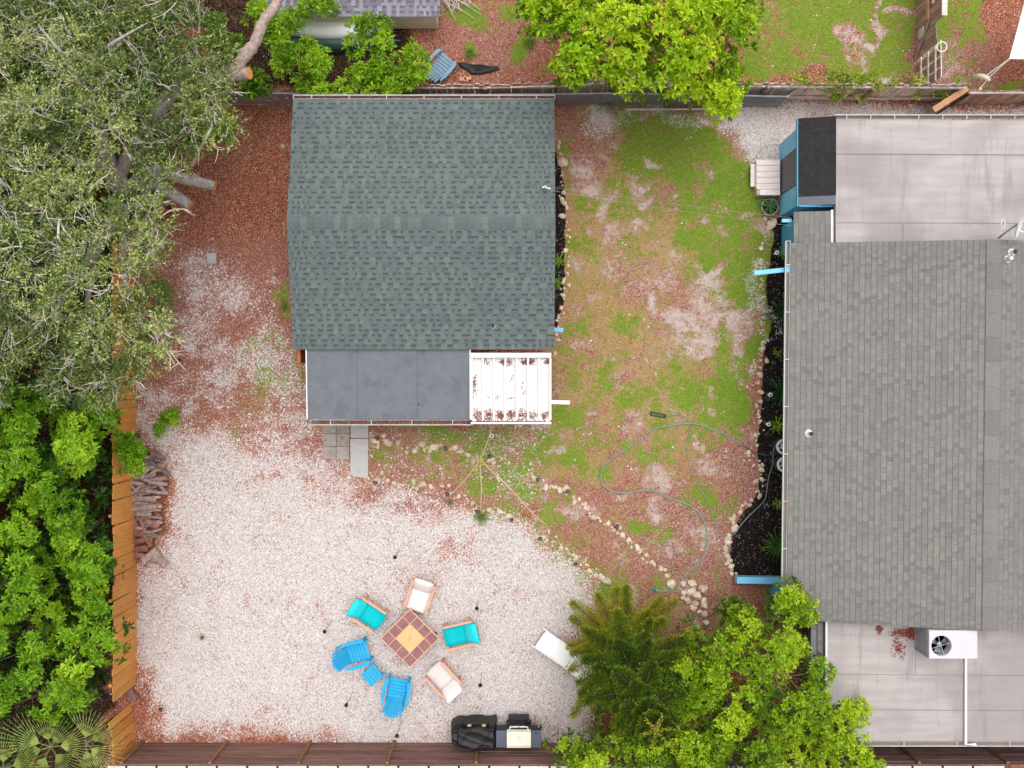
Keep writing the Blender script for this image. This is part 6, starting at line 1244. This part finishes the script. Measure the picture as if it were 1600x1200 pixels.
    for _ in range(34):                                   # limbs joining the clumps
        a = r.choice(ls); near = sorted(ls, key=lambda q: (q - a).length)[1:7]; b2 = r.choice(near); c2 = r.choice(sorted(ls, key=lambda q: (q - b2).length)[1:6]); up_ = Vector((0, 0, r.uniform(.0, .3)))
        j = lambda: Vector((r.uniform(-.15, .15), r.uniform(-.15, .15), 0)); P_ = curve([a - Vector((0, 0, .5)), a.lerp(b2, .5) + up_ + j(), b2 + up_ + j(), b2.lerp(c2, .5) + up_ * .8 + j(), c2 + up_ * .3 + j()], 4); r_ = r.choice((.03, .038, .05)); m.tube(P_, [r_ * (1 - .8 * i / len(P_)) for i in range(len(P_))], 6)
    m.build('twigs', M['twig'], t); lv.build('crown', leaf_mat('live_oak_leaf', (54, 78, 32), (116, 140, 62), (206, 210, 138), .34, .5), t)
big_oak()
# understorey below the oak
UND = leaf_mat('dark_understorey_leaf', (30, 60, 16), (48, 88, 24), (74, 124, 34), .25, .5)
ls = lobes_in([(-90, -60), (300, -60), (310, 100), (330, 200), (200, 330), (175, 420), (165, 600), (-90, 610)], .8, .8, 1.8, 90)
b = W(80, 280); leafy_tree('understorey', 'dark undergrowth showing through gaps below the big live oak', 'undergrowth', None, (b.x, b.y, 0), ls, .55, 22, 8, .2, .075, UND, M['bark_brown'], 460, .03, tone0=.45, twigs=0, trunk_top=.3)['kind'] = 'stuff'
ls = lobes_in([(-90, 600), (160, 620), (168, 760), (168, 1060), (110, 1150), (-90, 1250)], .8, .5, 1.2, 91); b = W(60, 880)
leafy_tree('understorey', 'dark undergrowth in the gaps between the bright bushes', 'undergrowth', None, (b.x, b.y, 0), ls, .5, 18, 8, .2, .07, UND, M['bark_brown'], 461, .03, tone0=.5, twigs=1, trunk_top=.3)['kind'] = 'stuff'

# ------------------------------------------------------------------ Norfolk pine
def norfolk():
    b = W(968, 1000); top = W(1025, 1141, 8.4); t = thing('norfolk_pine', 'dark green tiered pine with a star-shaped tip at the gravel edge', 'tree', b); r = random.Random(5); lv = Leaves(5)
    m = MB(); ax = top - b; m.tube([b + ax * s_ for s_ in np.linspace(0, 1, 9)], list(np.linspace(.13, .02, 9)), 9); m.build('trunk', M['bark_brown'], t, True)
    lv2 = Leaves(6); br = MB()
    nW = 15
    for w_ in range(nW):
        f_ = w_ / (nW - 1); z = 1.0 + 7.1 * f_; c = b + ax * (z / top.z); Lr = (2.35 - 2.0 * f_ ** .9) * (1 if w_ else .85); nb = 7 if f_ < .5 else 6; ph = r.uniform(0, 1)
        for k in range(nb):
            a = ph + k * 2 * math.pi / nb + r.uniform(-.3, .3); L = Lr * r.uniform(.7, 1.12); c = b + ax * ((z + r.uniform(-.2, .2) * (1 - f_)) / top.z); d = Vector((math.cos(a), math.sin(a), 0)); s_n = max(6, int(L / .1)); pts = []
            for i in range(s_n + 1):
                s_ = i / s_n; pts.append(c + d * L * s_ + Vector((0, 0, -.16 * L * math.sin(2.2 * s_) + .26 * L * s_ ** 2.5 * (1 if f_ < .8 else 2))))
            br.tube(pts[::3] + [pts[-1]], [.022 - .016 * i / len(pts[::3]) for i in range(len(pts[::3]) + 1)], 5)
            P, D, Tn = [], [], []; side = Vector((-d.y, d.x, 0)); tb = (.78 - 1.35 * f_ if f_ < .45 else .13) + r.uniform(-.1, .14)
            for i in range(max(1, int(s_n * .25)), s_n + 1):
                s_ = i / s_n; ln = (.34 * r.uniform(.8, 1.15) * math.sin(math.pi * min(1, .2 + .8 * s_) ** .9) + .1) * min(1, L / 1.3 + .3)
                for sg in (-1, 1):
                    e = (side * sg + d * (.75 + .3 * s_) + Vector((0, 0, .22 + r.uniform(-.08, .14)))).normalized(); nn = 8
                    for q in range(nn): P.append(pts[i] + e * ln * q / nn); D.append(e); Tn.append(min(1, max(0, tb + .3 * q / nn + r.gauss(0, .06))))
            for i in range(s_n // 2, s_n + 1): P.append(pts[i]); D.append((pts[i] - pts[i - 1]).normalized()); Tn.append(tb)
            P, D, Tn = np.array([tuple(p) for p in P]), np.array([tuple(p) for p in D]), np.array(Tn)
            lv.rosettes(P, D, 6, .066, .026, Tn, (.35, .9), .2)
    o_ = br.build('branches', M['bark_brown'], t); o_['kind'] = 'stuff'
    st_ = Leaves(9); P, D = [], []
    for k in range(6):
        a = k * 1.047 + .2; e = Vector((math.cos(a), math.sin(a), .35)).normalized()
        for q in range(9): P.append(tuple(top + e * .045 * q)); D.append(tuple(e))
    lv.rosettes(np.array(P), np.array(D), 5, .06, .018, np.full(len(P), 1.), (.5, 1.), .2)
    lv.build('crown', leaf_mat('pine_needle', (38, 76, 28), (116, 146, 38), (204, 200, 62), .34, .5), t)
norfolk()

# ------------------------------------------------------------------ palms
def fan(lv, c, d, up, L, nbl, spread, tone, wd=.035, droop=.18):
    d = Vector(d).normalized(); up = Vector(up).normalized(); s_ = d.cross(up).normalized(); up = s_.cross(d)
    for k in range(nbl):
        a = (k / (nbl - 1) - .5) * spread; e = d * math.cos(a) + s_ * math.sin(a); l = L * (.72 + .28 * math.cos(a * .8)) * lv.r.uniform(.92, 1.06); P, D, U = [], [], []
        n = 4; p = Vector(c); dd = e + up * .12
        for q in range(n):
            P.append(tuple(p)); D.append(tuple(dd)); U.append(tuple(up)); p = p + dd.normalized() * l / n * .92; dd = dd - Vector((0, 0, droop * (q + 1) / n))
        lv.leaves(np.array(P), np.array(D), np.array(U), np.full(n, l / n * 1.15), np.array([wd, wd * 1.1, wd, wd * .7]), np.clip(np.full(n, tone) + lv.r.normal(0, .1, n), 0, 1), .12)
PETI = pmat('green_petiole', (120, 136, 80), (100, 116, 64), 5, .6)
def fan_palm(label, px, py, z, fr, L, mat, seed, group=None, nbl=22, spread=3.4, wd=.035, rng_el=(.15, .7), pet=.4, name='fan_palm', droop=.18):
    b = W(px, py, z * .5); b.z = 0; t = thing(name, label, 'palm', b, 0, group); r = random.Random(seed); lv = Leaves(seed); m = MB(); c = b + Vector((0, 0, z)); m.tube([b, c], [.09, .07], 9); m.build('trunk', M['bark_brown'], t, True); mm = MB()
    for a, ln in fr:
        el_ = r.uniform(*rng_el); d = Vector((math.cos(a) * math.cos(el_), math.sin(a) * math.cos(el_), math.sin(el_))); e = c + d * pet * ln; mm.tube([c, e], .014, 5)
        lv = Leaves(seed * 31 + int(a * 10)); fan(lv, e, d + Vector((0, 0, -.25)), Vector((0, 0, 1)) + d * -.2, L * ln, nbl, spread, r.uniform(.3, .75), wd, droop); lv.build('frond', mat, t)
    mm.build('petiole', PETI, t)
PALM = leaf_mat('fan_palm_leaf', (104, 130, 48), (158, 176, 82), (212, 216, 136), .38, .45)
PALM2 = leaf_mat('greyish_palm_leaf', (80, 106, 74), (118, 144, 96), (160, 180, 128), .3, .45)
fan_palm('large pale fan palm in the bottom left corner by the fence end', 100, 1150, 1.7, [(.1, 1), (.85, .8), (1.7, .75), (2.65, 1.05), (3.4, .9), (4.4, 1), (5.6, 1)], 1.15, PALM, 1, nbl=13, spread=1.5, wd=.023, rng_el=(.05, .6), pet=.3, droop=.14)
fan_palm('pale fan palm leaning over the broken orange boards', 156, 1142, 1.9, [(1.3, 1), (.45, .75), (-.5, 1.05), (-1.3, .9)], 1.1, PALM, 2, nbl=12, spread=1.35, wd=.022, rng_el=(.05, .6), pet=.25, droop=.14)
fan_palm('pale fan palm fronds cut by the bottom left frame corner', 26, 1186, 1.5, [(.35, 1.05), (1.5, .75), (2.3, .9), (-.5, 1.0), (3.2, 1)], 1.15, PALM, 3, nbl=13, spread=1.5, wd=.023, rng_el=(.05, .6), pet=.3, droop=.14)
fan_palm('saw palmetto with upright green fans below the oak beside the mulch', 248, 470, .5, [(1.25, 1.05), (.35, .85), (-.2, .8), (2.3, .7), (4.8, .7), (1.0, .8)], .55, leaf_mat('palmetto_leaf', (62, 92, 40), (100, 132, 58), (150, 172, 88), .3, .45), 4, nbl=18, spread=2.2, wd=.026, pet=.3)
fan_palm('greyish fan palm crown over the orange fence just south of the oak', 183, 618, 2.3, [(4.5, 1), (5.2, 1), (3.8, 1), (3.1, .8), (5.9, .8)], .62, PALM2, 5, nbl=24, spread=2.6, wd=.026)
def spiky(name, cat, label, px, py, nl, L, wd, mat, seed, z=.1, el=(.2, 1.2), tone=.5, group=None, rings=4):
    b = W(px, py); t = thing(name, label, cat, b, 0, group); lv = Leaves(seed); r = lv.r; m = MB(); m.tube([b, b + Vector((0, 0, z + .05))], [.05, .04], 8); m.build('stem', M['bark_brown'], t); c = b + Vector((0, 0, z))
    for k in range(nl):
        a = k * 2.399 + r.uniform(-.2, .2); e = r.uniform(*el); d = Vector((math.cos(a) * math.cos(e), math.sin(a) * math.cos(e), math.sin(e))); p = c.copy(); dd = d; P, D = [], []; l = L * r.uniform(.8, 1.15)
        for q in range(rings): P.append(tuple(p)); D.append(tuple(dd)); p = p + dd.normalized() * l / rings * .9; dd = dd - Vector((0, 0, .22))
        lv.leaves(np.array(P), np.array(D), np.tile([[0, 0, 1.]], (rings, 1)) + .01, np.full(rings, l / rings * 1.25), wd * np.linspace(1, .55, rings), np.clip(np.full(rings, tone) + r.normal(0, .16), 0, 1))
    lv.build('leaves', mat, t)
DKP = leaf_mat('dark_palm_leaf', (24, 58, 26), (44, 88, 40), (84, 130, 66), .25, .4)
spiky('cycad', 'cycad', 'dark spiky cycad in the black bed below the blue downspout', 1216, 490, 46, .55, .05, DKP, 11, .25)
spiky('cycad', 'cycad', 'dark broad-leaved cycad in the middle of the long black bed', 1216, 612, 40, .58, .06, DKP, 12, .25)
spiky('cycad', 'cycad', 'mid green feathery cycad at the south end of the black bed', 1210, 848, 60, .5, .04, leaf_mat('feathery_leaf', (30, 70, 20), (62, 112, 30), (104, 150, 50), .25, .4), 13, .25, tone=.6)
spiky('agave', 'agave', 'grey-green agave inside the wire hoop by the wooden steps', 1202, 323, 22, .42, .07, leaf_mat('agave_leaf', (44, 78, 44), (76, 112, 66), (120, 150, 98), .2, .4), 14, .08, (.15, .9))
for i, (x, y, l) in enumerate([(1224, 393, 'small bright green fern at the top of the black bed'), (1213, 664, 'small bright green sprout beside a white ringed light in the bed'), (1214, 786, 'small green sprout in the black bed south of the cable reels'), (1213, 552, 'tiny green sprout in the black bed between the two dark cycads')]): spiky('sprout', 'plant', l, x, y, 22 if i < 3 else 10, .26 if i < 2 else .18, .06, SHR, 20 + i, .05, (.1, 1.0), .5, rings=2)
for i, (x, y, l) in enumerate([(869, 408, 'small reddish-green plant under the east eave of the cottage'), (868, 443, 'bright green curved-leaf plant under the east eave of the cottage')]): spiky('sprout', 'plant', l, x + 4, y, 16, .24, .05, SHR, 30 + i, .05, (.1, 1.0), .4, rings=3)
for i, (x, y, n, L, l) in enumerate([(950, 156, 70, .6, 'tall wispy grass clump growing along the chain link fence'), (1044, 165, 24, .3, 'small grass clump at the foot of the chain link fence'), (734, 85, 60, .24, 'low green grass clump beside the black tarp'), (828, 68, 60, .26, 'round green grass clump on mulch left of the bright oak'), (752, 808, 60, .3, 'bright green weed clump at the gravel edge under the bare sapling'), (316, 996, 24, .13, 'lone green weed on the white gravel'), (444, 480, 30, .25, 'small green weed clump against the west wall of the cottage'), (703, 785, 24, .2, 'small bright weed clump on gravel northwest of the bright weed clump')]): spiky('grass_clump', 'plant', l, x, y, n, L, .016 if n != 60 else .022, leaf_mat('clump', (60, 92, 30), (96, 138, 34), (142, 176, 60), .3, .5) if 'clump' not in bpy.data.materials else bpy.data.materials['clump'], 40 + i, .02, (.1, 1.1), .5)
# bare sapling
def sapling():
    b = W(750, 718); t = thing('bare_sapling', 'bare pale sapling with long branches and a few yellow leaves south of the cottage', 'tree', b); m = MB(); r = random.Random(3)
    c = W(750, 719, .9); m.tube([b, c], [.045, .035], 8)
    for pts, r0 in [([(750, 719, .9), (758, 700, 1.3), (765, 680, 1.7), (768, 665, 1.9)], .03), ([(750, 719, .9), (728, 748, 1.2), (705, 772, 1.3)], .018), ([(750, 719, .9), (752, 760, 1.3), (751, 798, 1.4)], .02), ([(750, 719, .9), (775, 742, 1.4), (802, 768, 1.6), (830, 800, 1.7), (856, 822, 1.7)], .026), ([(830, 800, 1.7), (846, 796, 1.8), (856, 792, 1.8)], .01), ([(750, 719, .9), (735, 712, 1.1), (718, 711, 1.2)], .014), ([(762, 692, 1.4), (770, 708, 1.5), (779, 715, 1.5)], .014), ([(750, 719, .9), (726, 722, 1.1), (712, 730, 1.1)], .01), ([(760, 726, 1), (775, 732, 1.2), (782, 738, 1.3)], .012), ([(802, 768, 1.6), (812, 756, 1.8), (822, 752, 1.8)], .009), ([(752, 760, 1.3), (758, 780, 1.4), (762, 790, 1.4)], .008), ([(856, 822, 1.7), (836, 826, 1.7), (838, 806, 1.6)], .006)]:
        P = curve([W(*p) for p in pts], 4); n = len(P); m.tube(P, [r0 * (1 - .6 * i / n) for i in range(n)], 6)
    m.build('trunk', pmat('pale_sapling_bark', (202, 186, 152), (178, 160, 126), 8, .8), t, True)
    lv = Leaves(3); C = np.array([tuple(W(px, py, z)) for px, py, z in [(749, 720, 1.05), (752, 718, 1.1), (745, 733, 1.1), (741, 729, 1.05), (756, 724, 1.1)]]); lv.rosettes(C, np.tile([[0, 0, 1.]], (5, 1)), 5, .07, .035, np.full(5, .6)); lv.build('leaf_tuft', leaf_mat('yellow_leaf', (140, 150, 30), (196, 190, 40), (226, 214, 60), .3), t)
sapling()
# bare branch heap at the top edge
bh = thing('branch_heap', 'heap of bare white branches on the mulch at the top edge', 'branches', W(718, 14)); m = MB(); r9 = random.Random(9)
for i in range(16):
    a = W(r9.uniform(690, 720), r9.uniform(-8, 8)) + Vector((0, 0, r9.uniform(.1, .4))); b2 = W(r9.uniform(700, 752), r9.uniform(10, 34)) + Vector((0, 0, .05)); m.tube(bez(a, b2, .08, 6, r9), [.022, .018, .014, .01, .008, .005], 5)
m.build('branch', M['twig'], bh)
# flowering vine on the weathered fence
vl = lobes_in([(1238, 124), (1262, 118), (1290, 112), (1320, 114), (1352, 118), (1385, 124), (1400, 130), (1380, 138), (1350, 142), (1312, 146), (1275, 140)], .27, 1.45, 1.75, 55); vl += [W(1305, 150, 1.2), W(1310, 155, 1), W(1345, 150, 1.1), W(1438, 128, 1.6), W(1420, 122, 1.6), W(1470, 148, 1), W(1430, 146, 1)]
b = W(1310, 157); leafy_tree('vine', 'yellow-green vine sprawling over the weathered fence and chain link rail', 'vine', None, (b.x, b.y, 0), vl, .15, 9, 6, .085, .05, leaf_mat('vine_leaf', (80, 110, 24), (132, 152, 36), (190, 186, 62), .3, .5), M['bark_brown'], 480, .02, tone0=.5, twigs=1, trunk_top=.6)
